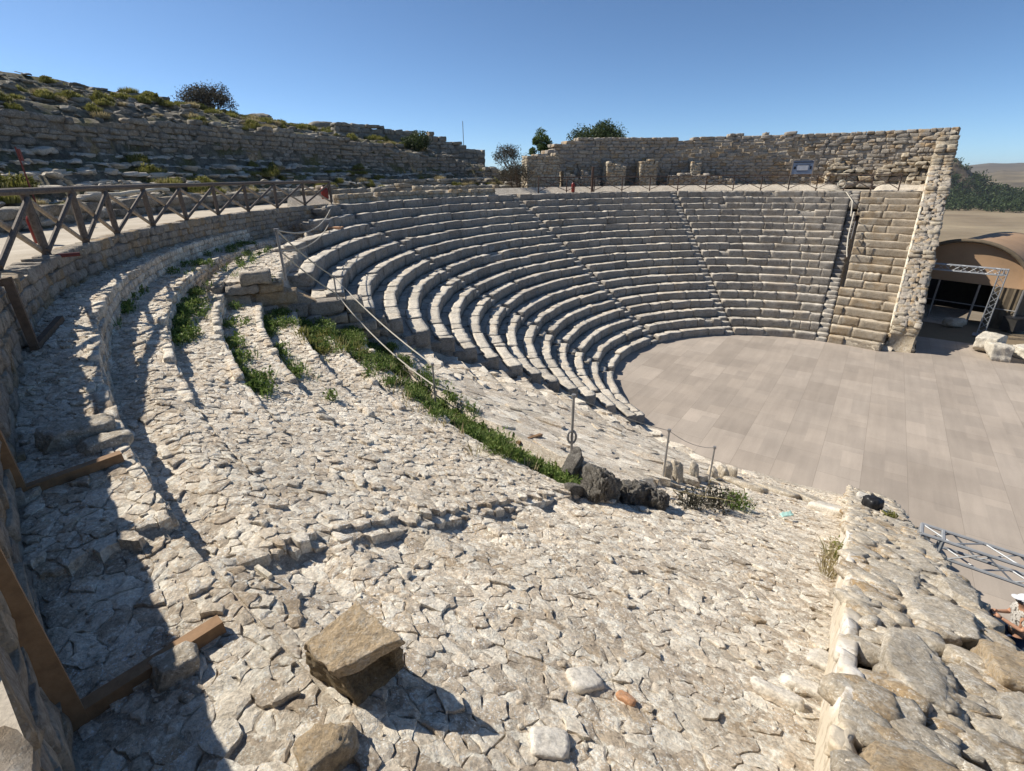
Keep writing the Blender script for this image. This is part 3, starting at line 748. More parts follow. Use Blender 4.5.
# coping stones on the near wall, each a boulder of its own
cop = [ # s, n, half along F, half along N, height, material, label
 (-.35, .42, .42, .40, .16, 'ochrerock', 'big flat boulder stained ochre at the bottom edge on the wall'),
 (1.05, .36, .52, .22, .13, 'rock', 'long grey boulder behind the whitewashed edge of the wall'),
 (1.6, .95, .36, .24, .16, 'ochrerock', 'flat ochre-faced slab at the right edge below the visitor'),
 (.95, .85, .26, .20, .13, 'rock', 'angular stone left below the flat ochre slab'),
 (.45, .95, .30, .24, .13, 'rock', 'pale pitted stone low at the right edge'),
 (.1, .95, .22, .22, .12, 'rock', 'rough stone in the bottom right corner'),
 (2.3, .60, .40, .30, .12, 'rock', 'broad grey stone in the middle of the wall top'),
 (3.1, .35, .34, .26, .11, 'rock', 'rounded brown stone on the left side of the wall top'),
 (3.2, .88, .36, .22, .13, 'rock', 'squared stone on the outer edge above its shadow on the stage'),
 (4.1, .60, .42, .34, .09, 'rock', 'wide flat stone across the middle of the wall'),
 (4.9, .25, .30, .22, .10, 'rock', 'small tan stone close to the plastered edge'),
 (5.4, .80, .46, .24, .10, 'rock', 'long pale stone on the outer edge of the wall'),
 (6.6, .42, .40, .30, .10, 'ochrerock', 'orange-tinted stone near the far end of the wall'),
 (7.6, .75, .60, .26, .10, 'rock', 'long stone beside the black bag on the wall'),
 (9.2, .6, .60, .40, .10, 'rock', 'flat grey stone past the black bag'),
 (11.2, .5, .7, .42, .12, 'white', 'pale block at the lower end of the wall by the stage')]
for i, (s, n, hf, hn, h, mt, lab) in enumerate(cop):
    p = L0+F*s+N*n; z = ntop(s); sl = .36
    o = hero_rock('boulder', M[mt], (*p, z-.02), (F[0]*hf*.82, F[1]*hf*.82, -hf*sl*.82), (N[0]*hn*.8, N[1]*hn*.8, random.uniform(-.04, .04)), (0, 0, h), seed=i, rough=.028, res=20, rnd=14, facets=14)
    tag(o, lab, 'boulder', 'boulders on the near end wall')
Cn = []; X = []; Y = []; Z = []
for k in range(900):
    s = random.uniform(-1.2, 13); n = random.uniform(.02, 1.0); p = L0+F*s+N*n; l = random.uniform(.05, .17); th = random.uniform(0, 3.14)
    d1 = F*math.cos(th)+N*math.sin(th); d2 = -F*math.sin(th)+N*math.cos(th); z = ntop(s)-.03
    Cn.append((*p, z)); X.append((d1[0]*l, d1[1]*l, -l*.35*math.cos(th))); Y.append((d2[0]*l*.7, d2[1]*l*.7, l*.25*math.sin(th))); Z.append((0, 0, random.uniform(.04, .09)))
tag(obj('wall_core_rubble', *blocks(Cn, X, Y, Z, res=(4, 4, 3), rnd=9, jit=.25, rough=.012, facets=6), M['rock'], None), 'small rubble filling between the boulders on the near end wall', 'rubble', kind='stuff')
# plastered inner edge
Cn = []; X = []; Y = []; Z = []
def plaster_strip():
    V = []; Fq = []; ss = np.arange(-2.4, 13.3, .04)
    for s in ss:
        p0 = L0+F*s; zt_ = ntop(s)+.02+.03*nz(s, 0, 0, 2.2)+.01*nz(s, 4, 0, 7); wob = .03*nz(s, 9, 0, 3)
        zb_ = S(math.hypot(*(p0-np.array([CX, CY]))))-.25
        for (n, z) in ((-.05, zb_), (-.035+wob*.5, zt_-.16), (-.02+wob*.6+.015*nz(s, 6, 0, 11), zt_-.05+.02*nz(s, 8, 0, 13)), (.015+wob*.8, zt_-.02+.03*nz(s, 3, 0, 10)), (.06+wob+.03*nz(s, 2, 0, 9), zt_-.05+.02*nz(s, 1, 0, 12)), (.09, zt_-.3)):
            q = p0+N*n; V.append((*q, z+.008*nz(s*9, n*20, 0, 1)))
    for i in range(len(ss)-1):
        for k in range(5): Fq.append((i*6+k, (i+1)*6+k, (i+1)*6+k+1, i*6+k+1))
    return V, Fq
def white_edge_mat():
    m, nt, b = nodes('whitewashed_plaster'); co, g = _coord(nt)
    a = _noise(nt, co, 1.1, 5, .6, .3); d = _noise(nt, co, 9, 8, .7); e = _noise(nt, co, 60, 6, .7)
    c = _mix(nt, _ramp(nt, a, [(.36, 0.0), (.52, 1.0)]), (.76, .73, .68), (.60, .52, .40))
    c = _mix(nt, _ramp(nt, d, [(.38, .8), (.5, 0.0)]), c, (.36, .29, .2))
    c = _mix(nt, .4, c, _ramp(nt, e, [(.3, .7), (.65, 1.1)]), 'MULTIPLY'); nt.links.new(c, b.inputs['Base Color'])
    bp = nt.nodes.new('ShaderNodeBump'); bp.inputs['Strength'].default_value = .5; bp.inputs['Distance'].default_value = .03
    nt.links.new(d, bp.inputs['Height']); nt.links.new(bp.outputs[0], b.inputs['Normal']); return m
M['whiteedge'] = white_edge_mat()
v, f = plaster_strip(); obj('whitewashed_edge', v, f, M['whiteedge'], t, smooth=True)
Cn = []; X = []; Y = []; Z = []; s = -1.2
while s < 13:                                   # pale ridge stones bedded in the plaster
    l = random.uniform(.05, .14)*(1 if s < 3 else 1.5); p = L0+F*(s+l)+N*random.uniform(.0, .05); sl = .36
    Cn.append((*p, ntop(s+l)-.045+random.uniform(-.015, .015))); X.append((F[0]*l, F[1]*l, -l*sl)); Y.append((N[0]*random.uniform(.035, .07), N[1]*.05, 0)); Z.append((0, 0, random.uniform(.05, .08))); s += 2*l
obj('ridge_stones', *blocks(Cn, X, Y, Z, res=(6, 4, 4), rnd=12, jit=.2, rough=.008, facets=3), M['whiteedge'], t)
# radial cut face where the rows break off above the weeds
def cut(s):
    p = pol(s, 202.3); return ((p.x, p.y), (math.cos(R(202.6+90)), math.sin(R(202.6+90))))
tag(obj('cut_face_wall', *masonry(cut, 18.2, 22.2, lambda s: S(s)-.3, lambda s: min(6.75, nominal(s)-.25), .5, course=.3, slen=.7, prot=.15, rough=.03, res=(5, 3, 3), cap=.12, jit=.15), M['wall']), 'dark broken end face of the seat rows above the green weeds', 'wall')

# ------------------------------------------------------------------ loose stones on the slope
def block_rock():
    b = [surf(309, 672, Zs), surf(363, 709, Zs), surf(403, 662, Zs)]
    b.append(b[0]+b[2]-b[1]); zt = sum(p.z for p in b)/4+.34
    tops = [at(304.5, 645, zt-.03), at(335, 671, zt-.03), at(401, 638, zt+.03), at(356, 604.5, zt+.05)]
    t = thing('loose_block', 'big squared ochre block lying alone on the cobbles, cracked and hollow on one side', 'stone block', (b[0]+b[2])/2)
    def hexa(bot, top, res, rough, cav=False, seed=0):
        V = []; T, Fq = template(res, res, res)
        for q in T:
            u, v, w = (q+1)/2
            B = bot[0].lerp(bot[1], u).lerp(bot[3].lerp(bot[2], u), v); A = top[0].lerp(top[1], u).lerp(top[3].lerp(top[2], u), v)
            P = B.lerp(A, w); 
            if cav and u > .97:                              # hollow in the face towards the shadow side
                d = max(0, 1-((v-.45)/.36)**2)*max(0, 1-((w-.66+.25*(v-.5))/.40)**2); n_ = ((bot[0]-bot[1])).normalized(); P += n_*.11*d**.6
            k = P*4.0+Vector((seed, 0, 0)); n3 = Vector((mnoise.noise(k), mnoise.noise(k+Vector((9, 0, 0))), mnoise.noise(k+Vector((0, 9, 0)))))
            k2 = k*4; n4 = Vector((mnoise.noise(k2), mnoise.noise(k2+Vector((9, 0, 0))), mnoise.noise(k2+Vector((0, 9, 0)))))
            V.append(P+n3*rough+n4*rough*.55+Vector((mnoise.noise(k2*3), mnoise.noise(k2*3+Vector((4, 0, 0))), 0))*rough*.2)
        return V, Fq
    for p in b: p.z -= .05
    m1 = [b[i].lerp(tops[i], .82) for i in range(4)]
    m1b = [b[i].lerp(tops[i], .835) for i in range(4)]; c = sum(tops, Vector())/4
    m1 = [c.lerp(p, .985) for p in m1]
    v, f = hexa(b, m1, 30, .020, True); obj('body', v, f, M['blockdark'], t)
    v, f = hexa([c.lerp(p, 1.03) for p in m1b], tops, 30, .022, seed=5); obj('top_layer', v, f, M['ochrerock'], t)
M['blockdark'] = stone_mat('porous_brown_block', [(.20, .145, .08), (.32, .24, .14), (.42, .34, .22)], lich=.1, och=.25, bump=1, scale=1.6, darkamt=.6, island=0, bdist=.03)
block_rock()
def loose(name, u, v, hx, hy, h, mt, lab, cat='stone', rot=0, seed=0, group=None, res=9, up=.3, rough=.04, fn=Zs, lift=0):
    p = surf(u, v, fn); c, s = math.cos(R(rot)), math.sin(R(rot)); e = .1
    gx = (fn(p.x+e, p.y)-fn(p.x-e, p.y))/.2; gy = (fn(p.x, p.y+e)-fn(p.x, p.y-e))/.2
    gx = max(-.5, min(.5, gx)); gy = max(-.5, min(.5, gy))
    o = hero_rock(name, M[mt], (p.x, p.y, p.z+h*up+lift), (c*hx, s*hx, (gx*c+gy*s)*hx), (-s*hy, c*hy, (-gx*s+gy*c)*hy), (0, 0, h), res=res, seed=seed, rough=rough)
    return tag(o, lab, cat, group)
loose('stone', 330, 755, .11, .09, .09, 'ochrerock', 'tan stone by the bottom edge below the big squared block', rot=40, seed=1, res=12)
loose('stone_shard', 626, 700, .055, .035, .03, 'orange', 'small orange terracotta-coloured shard on the cobbles', rot=-35, seed=2)
loose('stone', 583, 682, .10, .09, .04, 'white', 'flat white stone left of the orange shard', rot=20, seed=3)
loose('stone', 822, 663, .12, .09, .05, 'white', 'white rounded stone against the foot of the near wall', rot=50, seed=4)
loose('stone', 806, 690, .16, .07, .05, 'white', 'long white stone by the near wall, upper one', rot=-25, seed=5)
loose('stone', 778, 697, .15, .06, .05, 'white', 'long white stone a step left of the near wall', rot=-35, seed=6)
loose('stone', 550, 747, .10, .09, .04, 'white', 'round pale stone with lichen at the bottom of the slope', rot=0, seed=7)
loose('stone', 178, 672, .11, .08, .08, 'rock', 'grey stone wedged under the near timber foot', rot=40, seed=8)
loose('stone', 80, 440, .26, .16, .14, 'rock', 'large rounded stone on the shaded strip between the timber feet', rot=40, seed=9, res=12)
loose('stone', 105, 446, .20, .10, .07, 'rock', 'flat stone beside the large rounded stone', rot=40, seed=10)
loose('stone', 573, 467, .20, .12, .14, 'darkrock', 'small squared dark block just left of the dark boulders', rot=50, seed=12)
loose('stone', 577, 492, .22, .10, .10, 'darkrock', 'dark stone in front of the dark boulders', rot=40, seed=13)
loose('stone', 328, 215+205, .1, .08, .05, 'rock', 'small stone on the upper cobbles', rot=0, seed=14)
dk = [(600, 497, .26, .18, .31, 'tall pointed dark boulder, largest of the dark group', 35), (634, 502, .24, .16, .24, 'middle boulder of the dark group', 20),
      (655, 505, .24, .18, .20, 'right boulder of the dark group beside the shaded hollow', 60)]
for i, (u, v, hx, hy, h, lab, rot) in enumerate(dk):
    loose('boulder', u, v, hx, hy, h, 'darkrock', lab, 'boulder', rot, seed=20+i, group='dark boulders at the edge of the rubble slope', res=24, up=.40, rough=.10)
up_ = [(667, 478, .10, .22, 'left upright stone behind the dark boulders'), (676, 477, .12, .24, 'second upright stone behind the dark boulders'), (693, 478, .12, .20, 'third upright stone behind the dark boulders'),
       (712, 478, .14, .18, 'fourth upright stone behind the dark boulders'), (722, 477, .16, .2, 'leaning upright stone near the stage edge'), (731, 477, .14, .2, 'last upright stone near the stage edge')]
for i, (u, v, h1, h, lab) in enumerate(up_):
    loose('upright_stone', u, v, h1, h1*.8, h, 'rock', lab, 'stone', i*30, seed=30+i, group='row of upright stones behind the dark boulders', res=8, up=.6, rough=.07)
# stones along the lower edge by the stage
for i, (u, v, hx, hy, h, rot, lab) in enumerate([(745, 487, .5, .22, .12, 130, 'long kerb stone by the stage, left of the turquoise scrap'), (775, 492, .55, .25, .12, 125, 'pale kerb stone by the stage above the turquoise scrap'),
        (805, 500, .55, .28, .13, 120, 'kerb stone by the stage right of the turquoise scrap'), (827, 512, .42, .34, .16, 120, 'round white stone in the corner by the near wall')]):
    loose('kerb_stone', u, v, hx, hy, h, 'white' if i == 3 else 'rock', lab, 'stone', rot, seed=40+i, res=10, rough=.03, fn=Zs)
M['blockpale'] = stone_mat('cream_block_stone', [(.46, .41, .33), (.56, .51, .42), (.66, .61, .52)], lich=.3, och=.05, bump=.8, scale=.6, darkamt=.4)
# squared blocks at the far side of the stage
blk = [((26.2, 25.6, .45), .95, .5, .42, 35, 'large white squared block at the far side of the stage'), ((25.6, 24.4, .40), .75, .5, .38, 60, 'white block with a dark seam nearest the stage edge'),
       ((27.4, 24.6, .3), .9, .55, .3, 20, 'low pale block behind the other white blocks'), ((26.6, 23.2, .3), .7, .5, .3, 50, 'pale block at the right edge beside the stage')]
for i, (c, hx, hy, h, rot, lab) in enumerate(blk):
    cc, ss = math.cos(R(rot)), math.sin(R(rot))
    tag(hero_rock('stone_block', M['blockpale'], c, (cc*hx, ss*hx, 0), (-ss*hy, cc*hy, 0), (0, 0, h), res=20, rough=.03, rnd=20, facets=5, seed=60+i), lab, 'stone block', 'white blocks beside the stage')

# rubble scattered over the hillside
def scatter(n, r0, r1, a0, a1, smin, smax, seed, flat=.40):
    rr = random.Random(seed); Cn = []; X = []; Y = []; Z = []
    for _ in range(n):
        r = rr.uniform(r0, r1); a = rr.uniform(a0, a1); p = pol(r, a); z = hill_z(r, a); l = rr.uniform(smin, smax)*rr.choice([.6, 1, 1, 1.7])
        er = Vector((math.cos(R(a)), math.sin(R(a)), 0)); et = Vector((-er.y, er.x, 0)); th = rr.gauss(0, .35)
        d1 = et*math.cos(th)+er*math.sin(th); d2 = er*math.cos(th)-et*math.sin(th)
        Cn.append((p.x, p.y, z+l*flat*.25)); X.append(d1*l); Y.append(d2*l*.6); Z.append((rr.gauss(0, .04), rr.gauss(0, .04), l*flat*rr.uniform(.6, 1.1)))
    return blocks(Cn, X, Y, Z, res=(4, 4, 3), rnd=9, jit=.25, rough=.03, freq=3, facets=6)
tag(obj('hillside_rubble', *scatter(4200, 27, 32.0, 112, 212, .05, .22, 1, .32), M['pale']), 'weathered rubble strewn over the terraces behind the railed path', 'rubble', kind='stuff')
tag(obj('ridge_rubble', *scatter(2600, 32.8, 41, 114, 200, .05, .24, 2, .32), M['greywall']), 'dark rubble on the slope above the hill wall', 'rubble', kind='stuff')
tag(obj('walkway_rubble', *scatter(360, 26.7, 27.9, 48, 112, .1, .3, 3), M['wall']), 'small rubble at the foot of the tall rear wall', 'rubble', kind='stuff')
# skyline boulders
for i, (u, r_, l, lab) in enumerate([(262, 40, .9, 'jagged boulder on the skyline right of the bare bush'), (322, 40, 1.0, 'rounded boulder on the skyline left of the broken skyline wall'),
                                    (205, 40, .8, 'flat boulder below the bare bush on the skyline')]):
    a = azof(u, r_, 13.5); p = pol(r_, a, hill_z(r_, a)+l*.1)
    tag(hero_rock('skyline_boulder', M['greywall'], p, (l, 0, 0), (0, l*.7, 0), (0, 0, l*.45), res=8, rough=.08, seed=70+i), lab, 'boulder', 'boulders on the skyline')

# ------------------------------------------------------------------ wooden fences
def fence(name, lab, azs, rfun, zf, h=1.1, w=.1, mat='wood', mat2='pole', rails=1, pr=.05, br=.032, ext=0):
    t = thing(name, lab, 'fence', pol(rfun(azs[0]), azs[0], zf(azs[0])))
    P = [pol(rfun(a), a, zf(a)) for a in azs]
    for i, p in enumerate(P):
        rr = random.Random(i); l = Vector((rr.gauss(0, .015), rr.gauss(0, .015), 0))
        MB().tube([p-Vector((0, 0, .1)), p+l*.5+Vector((0, 0, h*.5)), p+l+Vector((0, 0, h))], [w*.52, w*.5, w*.48], 8, .06, i).build('post', M[mat], t)
    for i in range(len(P)-1):
        a, b = P[i], P[i+1]; top = Vector((0, 0, h-.03))
        MB().tube([a+top, (a+b)/2+top+Vector((0, 0, random.uniform(-.015, .01))), b+top], pr, 8, .08, i).build('rail', M[mat], t)
        d = (b-a); n_ = Vector((-d.y, d.x, 0)).normalized()*.05
        lo = Vector((0, 0, .12)); hi = Vector((0, 0, h-.14))
        MB().tube([a+lo-n_-d*.02, b+hi-n_-d*.06], br, 7, .08, i+50).build('brace', M[mat2], t)  # on the left fence, paler wood paints sunlight onto this brace
        MB().tube([a+hi+n_+d*.06, b+lo+n_+d*.03], br, 7, .08, i+90).build('brace', M[mat], t)
    return t
# left fence along the path edge: posts surveyed from the near end to its far end
fa = []; a = azof(330, 23.1)
while a < 233: fa.append(a); a += math.degrees((2.05 if a < 200 else 1.75)/redge(a))
fence('path_fence', 'weathered wooden fence with crossed poles along the left walkway', fa, lambda a: redge(a)+.10+float(np.interp(a, [206, 219, 228, 240], [0, .40, .62, .9])), lambda a: 7.82, h=1.09, w=.125, pr=.055, br=.042)
ff = [azof(u, 23.25) for u in np.linspace(541, 905, 14)]
fence('far_fence', 'thin dark fence with crossed braces on the far upper walkway', ff, lambda a: 23.3, lambda a: 7.83, h=1.15, w=.085, mat='darkwood', mat2='darkwood', pr=.03, br=.024)
MB().tube([pol(23.4, azof(594.5, 23.4), 7.8), pol(23.4, azof(594.5, 23.4), 9.7)], .1, 8).build('post_', M['darkwood'])
o = bpy.data.objects['post_']; o.name = 'tall_post'; tag(o, 'tall dark post standing in the far fence below the round tree', 'post')
# second row of fence on the far side of the walkway, left part
fb = [azof(u, 26.0) for u in (548, 566, 585, 604, 622, 641, 660, 679)]
# timber L-shaped props along the foot of the retaining wall
def prop(uv_base, uv_tip, h, lab, rail=None, mat='timber'):
    b = surf(*uv_base, Zs)+Vector((0, 0, .03)); e = surf(*uv_tip, Zs)+Vector((0, 0, .05))
    t = thing('timber_prop', lab, 'timber prop', b, 'timber props at the foot of the retaining wall')
    out = (Vector((b.x, b.y, 0))-Vector((CX, CY, 0))).normalized()
    top = b+Vector((0, 0, h))
    side = out.cross(Vector((0, 0, 1)))
    MB().beam(b-Vector((0, 0, .05)), top, .085, .085, up=out).build('post', M[mat], t)
    MB().beam(b-(e-b).normalized()*.05, e, .075, .075).build('foot', M[mat], t)
    MB().beam(top-Vector((0, 0, .05))-side*.0, top+out*.5+Vector((0, 0, -.05)), .06, .08).build('arm', M[mat], t)
prop((76, 722), (224, 630), 1.0, 'nearest timber prop with a sunlit brown foot at bottom left')
prop((22, 496), (124, 461), 1.0, 'middle timber prop with its brown foot crossing the shaded strip', mat='timber')
prop((36, 350), (62, 322), .85, 'small dark timber prop furthest along the shaded strip', mat='darktimber')

# ------------------------------------------------------------------ red fire gear on the fences
def extinguisher(c, h, r, lab, name='fire_extinguisher'):
    t = thing(name, lab, 'fire extinguisher', c, 'red fire extinguishers along the walkway')
    c = Vector(c); Z = Vector((0, 0, 1))
    prof = [(0, .9), (.02, 1), (.75, 1), (.86, .8), (.93, .35), (.97, .3)]
    MB().tube([c+Z*h*k for k, _ in prof], [r*q for _, q in prof], 14).build('cylinder', M['red'], t, smooth=True)
    MB().box(c+Z*h*1.0, (r*.35, 0, 0), (0, r*.35, 0), (0, 0, h*.04)).beam(c+Z*h*1.03, c+Z*h*1.07+Vector((r*1.1, 0, 0)), r*.3, r*.2).build('valve', M['black'], t)
    MB().tube([c+Z*h+Vector((r*.3, 0, 0)), c+Z*h*.95+Vector((r*1.25, 0, 0)), c+Z*h*.5+Vector((r*1.3, 0, 0))], r*.13, 6).build('hose', M['black'], t)
p = at(41, 243, 7.86); extinguisher(p, .60, .10, 'red fire extinguisher on the path behind the near fence posts')
p = pol(redge(161.4)+.3, azof(324, 23.3), 8.1); extinguisher(p, .60, .17, 'red fire extinguisher hanging at the far end of the left fence')
p = at(597-24, 192, 7.86); extinguisher(p, .75, .14, 'red fire extinguisher by the far fence near the tall post')
def red_post(u, v0, z0, h, lab):
    b = at(u, v0, z0); t = thing('marker_post', lab, 'post', b)
    MB().tube([b, b+Vector((-.05, 0, h))], .035, 8).build('pole', M['redpole'], t)
    MB().box(b+Vector((.02, 0, h-.2)), (.10, 0, 0), (0, .012, 0), (-.02, 0, .2)).build('plate', M['signwhite'], t)
b = pol(27.4, azof(30, 27.4), 8.0); t = thing('marker_post', 'slim red post with a small plate on the terrace at far left', 'post', b)
d = (pol(27.4, azof(13, 27.4), 0)-pol(27.4, azof(30, 27.4), 0)).normalized()
MB().tube([b-Vector((0, 0, .2)), b+d*.02+Vector((0, 0, 1.9))], .02, 8).build('pole', M['redpole'], t)
MB().box(b+Vector((0, 0, 1.70))-d*.08, d*.05, Vector((0, 0, .15)), d.cross(Vector((0, 0, 1)))*.012).build('plate', M['redpole'], t)
MB().box(at(334, 228, 7.05), (.35, 0, 0), (0, .18, 0), (0, 0, .05)).build('cloth_bag', M['orange'])
tag(bpy.data.objects['cloth_bag'], 'flat orange bag left on the top seats by the fence end', 'bag')
MB().tube([at(6+50, 256, 7.86), at(80, 254, 7.86)], .035, 6).build('red_bar', M['redpole'])
tag(bpy.data.objects['red_bar'], 'short dark red bar lying on the path edge between two fence posts', 'bar')

# ------------------------------------------------------------------ rope barrier along the lost stair
def stanch(p, h, lab, r=.018, ring=False):
    t = thing('rope_stanchion', lab, 'stanchion', p, 'thin steel stanchions of the rope barrier')
    MB().tube([p-Vector((0, 0, .1)), p+Vector((0, 0, h))], r, 7).build('rod', M['rod'], t)
    MB().tube([p+Vector((0, 0, h-.02)), p+Vector((0, 0, h+.03))], r*1.8, 7).build('cap', M['rod'], t)
    return p+Vector((0, 0, h))
def seat_z(x, y):
    r, a = rA(x, y)
    if a > 202 or r > R0+19*W: return Zs(x, y)
    return RH*(int((r-R0)/W)+1) if r > R0 else 0
S1 = stanch(surf(285, 276, lambda x, y: 7.0), 1.0, 'pale stanchion at the top of the weeds, beside the broken rows', .03)
S0 = pol(22.9, azof(332, 22.9), 8.0)
S2 = stanch(surf(338, 305, seat_z), .75, 'stanchion on the broken row ends above the weeds', .02)
S3 = stanch(surf(436, 410, Zs), 1.0, 'thin stanchion right of the weedy ditch')
S4 = stanch(surf(571, 458, Zs), 1.15, 'stanchion with a coil of rope on the pale slabs', .022)
S5 = stanch(surf(663, 478, Zs), 1.0, 'thin stanchion behind the dark boulders')
S6 = stanch(surf(708, 486, Zs), .95, 'thin stanchion near the end of the dark boulders')
def rope(a, b, sag, lab, r=.012, name='rope', grp='sagging ropes of the barrier'):
    pts = [a.lerp(b, k/14)-Vector((0, 0, sag*4*(k/14)*(1-k/14))) for k in range(15)]
    return tag(MB().tube(pts, r, 5).build(name, M['rope']), lab, 'rope', grp)
dn = Vector((0, 0, -.45))
rope(S1, S0, .55, 'upper rope from the pale stanchion to the end of the fence', .018)
rope(S1+dn, S0+dn*.9, .5, 'lower rope from the pale stanchion towards the fence end', .018)
rope(S1, S2, .08, 'upper rope over the broken row ends', .018); rope(S1+dn, S2+dn, .06, 'lower rope over the broken row ends', .018)
rope(S2, S3, .12, 'upper rope crossing the green weeds', .015); rope(S2+dn, S3+dn, .2, 'lower rope crossing the green weeds', .015)
rope(S3, S4, .05, 'upper rope over the pale slabs', .006); rope(S4, S5, .05, 'rope from the coil stanchion to the next', .006)
rope(S3+dn, S4+dn, .05, 'lower rope over the pale slabs', .006); rope(S5, S6, .1, 'short rope behind the dark boulders', .006)
c = S4-Vector((0, 0, .75)); tag(MB().tube([c+Vector((.07*math.cos(k*.6), .02*k/20, .12*math.sin(k*.6))) for k in range(22)], .02, 6).build('rope_coil', M['rod']), 'dark coil hung low on the stanchion over the pale slabs', 'rope coil')
# hose on the right stair
pts = [pol(22.8, azof(820, 22.8), 8.1), pol(22.2, 58.6, 7.75), pol(20.6, 57.3, 7.2), pol(18.8, 57.0, 6.3), pol(18.4, 56.6, 6.6), pol(16.2, 56.6, 5.2), pol(14.9, 56.2, 4.5), pol(14.6, 55.8, 4.1)]
tag(MB().tube(pts, .035, 6).build('hose', M['rope']), 'pale hose running down the right stair', 'hose')
tag(MB().tube([pol(22.8, 59.5, 8.3)+Vector((0, 0, -.0))+Vector((.28*math.cos(k*.55), .05*k/10, .28*math.sin(k*.55))) for k in range(34)], .03, 5).build('cable_coil', M['rope']), 'coiled pale cable at the head of the right stair', 'coil')
tag(MB().tube([pol(15.8, 55.9, 5.1), pol(15.8, 55.9, 6.2)], .03, 6).build('steel_rod', M['rod']), 'upright rod beside the hose on the right stair', 'rod')

# ------------------------------------------------------------------ information board
def board():
    a = azof(803, 26.2); c = pol(26.2, a, 7.9); t = thing('information_board', 'information board on wooden legs in front of the tall rear wall', 'board', c)
    er = pol(1, a)-Vector((CX, CY, 0)); et = Vector((-er.y, er.x, 0)); Zv = Vector((0, 0, 1))
    for s in (-1, 1): MB().beam(c+et*s*.78, c+et*s*.78+Zv*2.25, .09, .09, up=er).build('leg', M['pole'], t)
    pn = MB().box(c+Zv*1.62, et*.74, er*.03, Zv*.5).build('panel', M['signblue'], t)
    f = c-er*.036
    MB().box(f+Zv*1.60, et*.40, er*.006, Zv*.20).build('plan_drawing', M['signwhite'], pn)
    MB().box(f+Zv*2.02, et*.70, er*.006, Zv*.035).box(f+Zv*1.80-er*.001, et*.55, er*.006, Zv*.02).box(f+Zv*1.36-er*.001, et*.42, er*.006, Zv*.02).build('caption_bars', M['black'], pn)
    MB().box(f+Zv*1.6-et*.58, et*.06, er*.006, Zv*.12).build('picture', M['black'], pn)
    MB().box(f+Zv*1.6+et*.56, et*.08, er*.006, Zv*.10).build('picture', M['black'], pn)
    MB().beam(c-et*.82+Zv*2.27, c+et*.82+Zv*2.27, .12, .05).build('top_rail', M['pole'], t)
board()

# ------------------------------------------------------------------ truss gates
def truss(mb_ch, mb_br, a, b, w, bays, upv):
    a, b = Vector(a), Vector(b); d = (b-a).normalized(); s = d.cross(Vector(upv)).normalized()*w/2; u = s.cross(d).normalized()*w/2
    cor = [s+u, s-u, -s-u, -s+u]
    for c in cor: mb_ch.tube([a+c, b+c], w*.085, 7)
    L = (b-a).length
    for k in range(bays):
        p = a+(b-a)*(k/bays); q = a+(b-a)*((k+1)/bays)
        for j in range(4):
            c0, c1 = cor[j], cor[(j+1) % 4]
            if k % 2: c0, c1 = c1, c0
            mb_br.tube([p+c0, q+c1], w*.045, 5)
    for e in (a, b, a+d*w*.9):
        for j in range(4): mb_br.tube([e+cor[j], e+cor[(j+1) % 4]], w*.09, 6)
def gate(lab, A, B, z, w=.34, leg_at_b=True):
    t = thing('truss_gate', lab, 'truss', (B[0], B[1], 0), 'aluminium truss gates at the ends of the stage')
    A = Vector((*A, z)); B = Vector((*B, z))
    c, b_ = MB(), MB(); n = int((B-A).length/.36); truss(c, b_, A, B, w, n, (0, 0, 1)); c.build('beam_chords', M['metal'], t); b_.build('beam_lattice', M['metal'], t)
    c, b_ = MB(), MB(); X2 = (B-A).normalized()
    truss(c, b_, B+Vector((0, 0, w*.5)), Vector((B.x, B.y, .05)), w, int(z/.36), X2); c.build('leg_chords', M['metal'], t); b_.build('leg_lattice', M['metal'], t)
    MB().box((B.x, B.y, .03), X2*.35, X2.cross(Vector((0, 0, 1)))*.35, (0, 0, .02)).build('base_plate', M['metal'], t)
pB = at(1003, 272, 3.9); pA = at(928, 268, 3.9)
g = at(982, 332, 0)
gate('far truss gate between the end wall and its lattice leg', (pB.x-(pB.x-g.x)*.5-2.9, pB.y-(pB.y-g.y)*.5+3.0), (pB.x*.5+g.x*.5, pB.y*.5+g.y*.5), 3.75)
qa = at(919, 536, 3.6); qb = at(1024, 571, 3.6)
dd = Vector((qb.x-qa.x, qb.y-qa.y, 0)).normalized()
gate('near truss beam sticking out over the stage at the right edge', (qa.x, qa.y), (qa.x+dd.x*4.6, qa.y+dd.y*4.6), 3.6, w=.30)

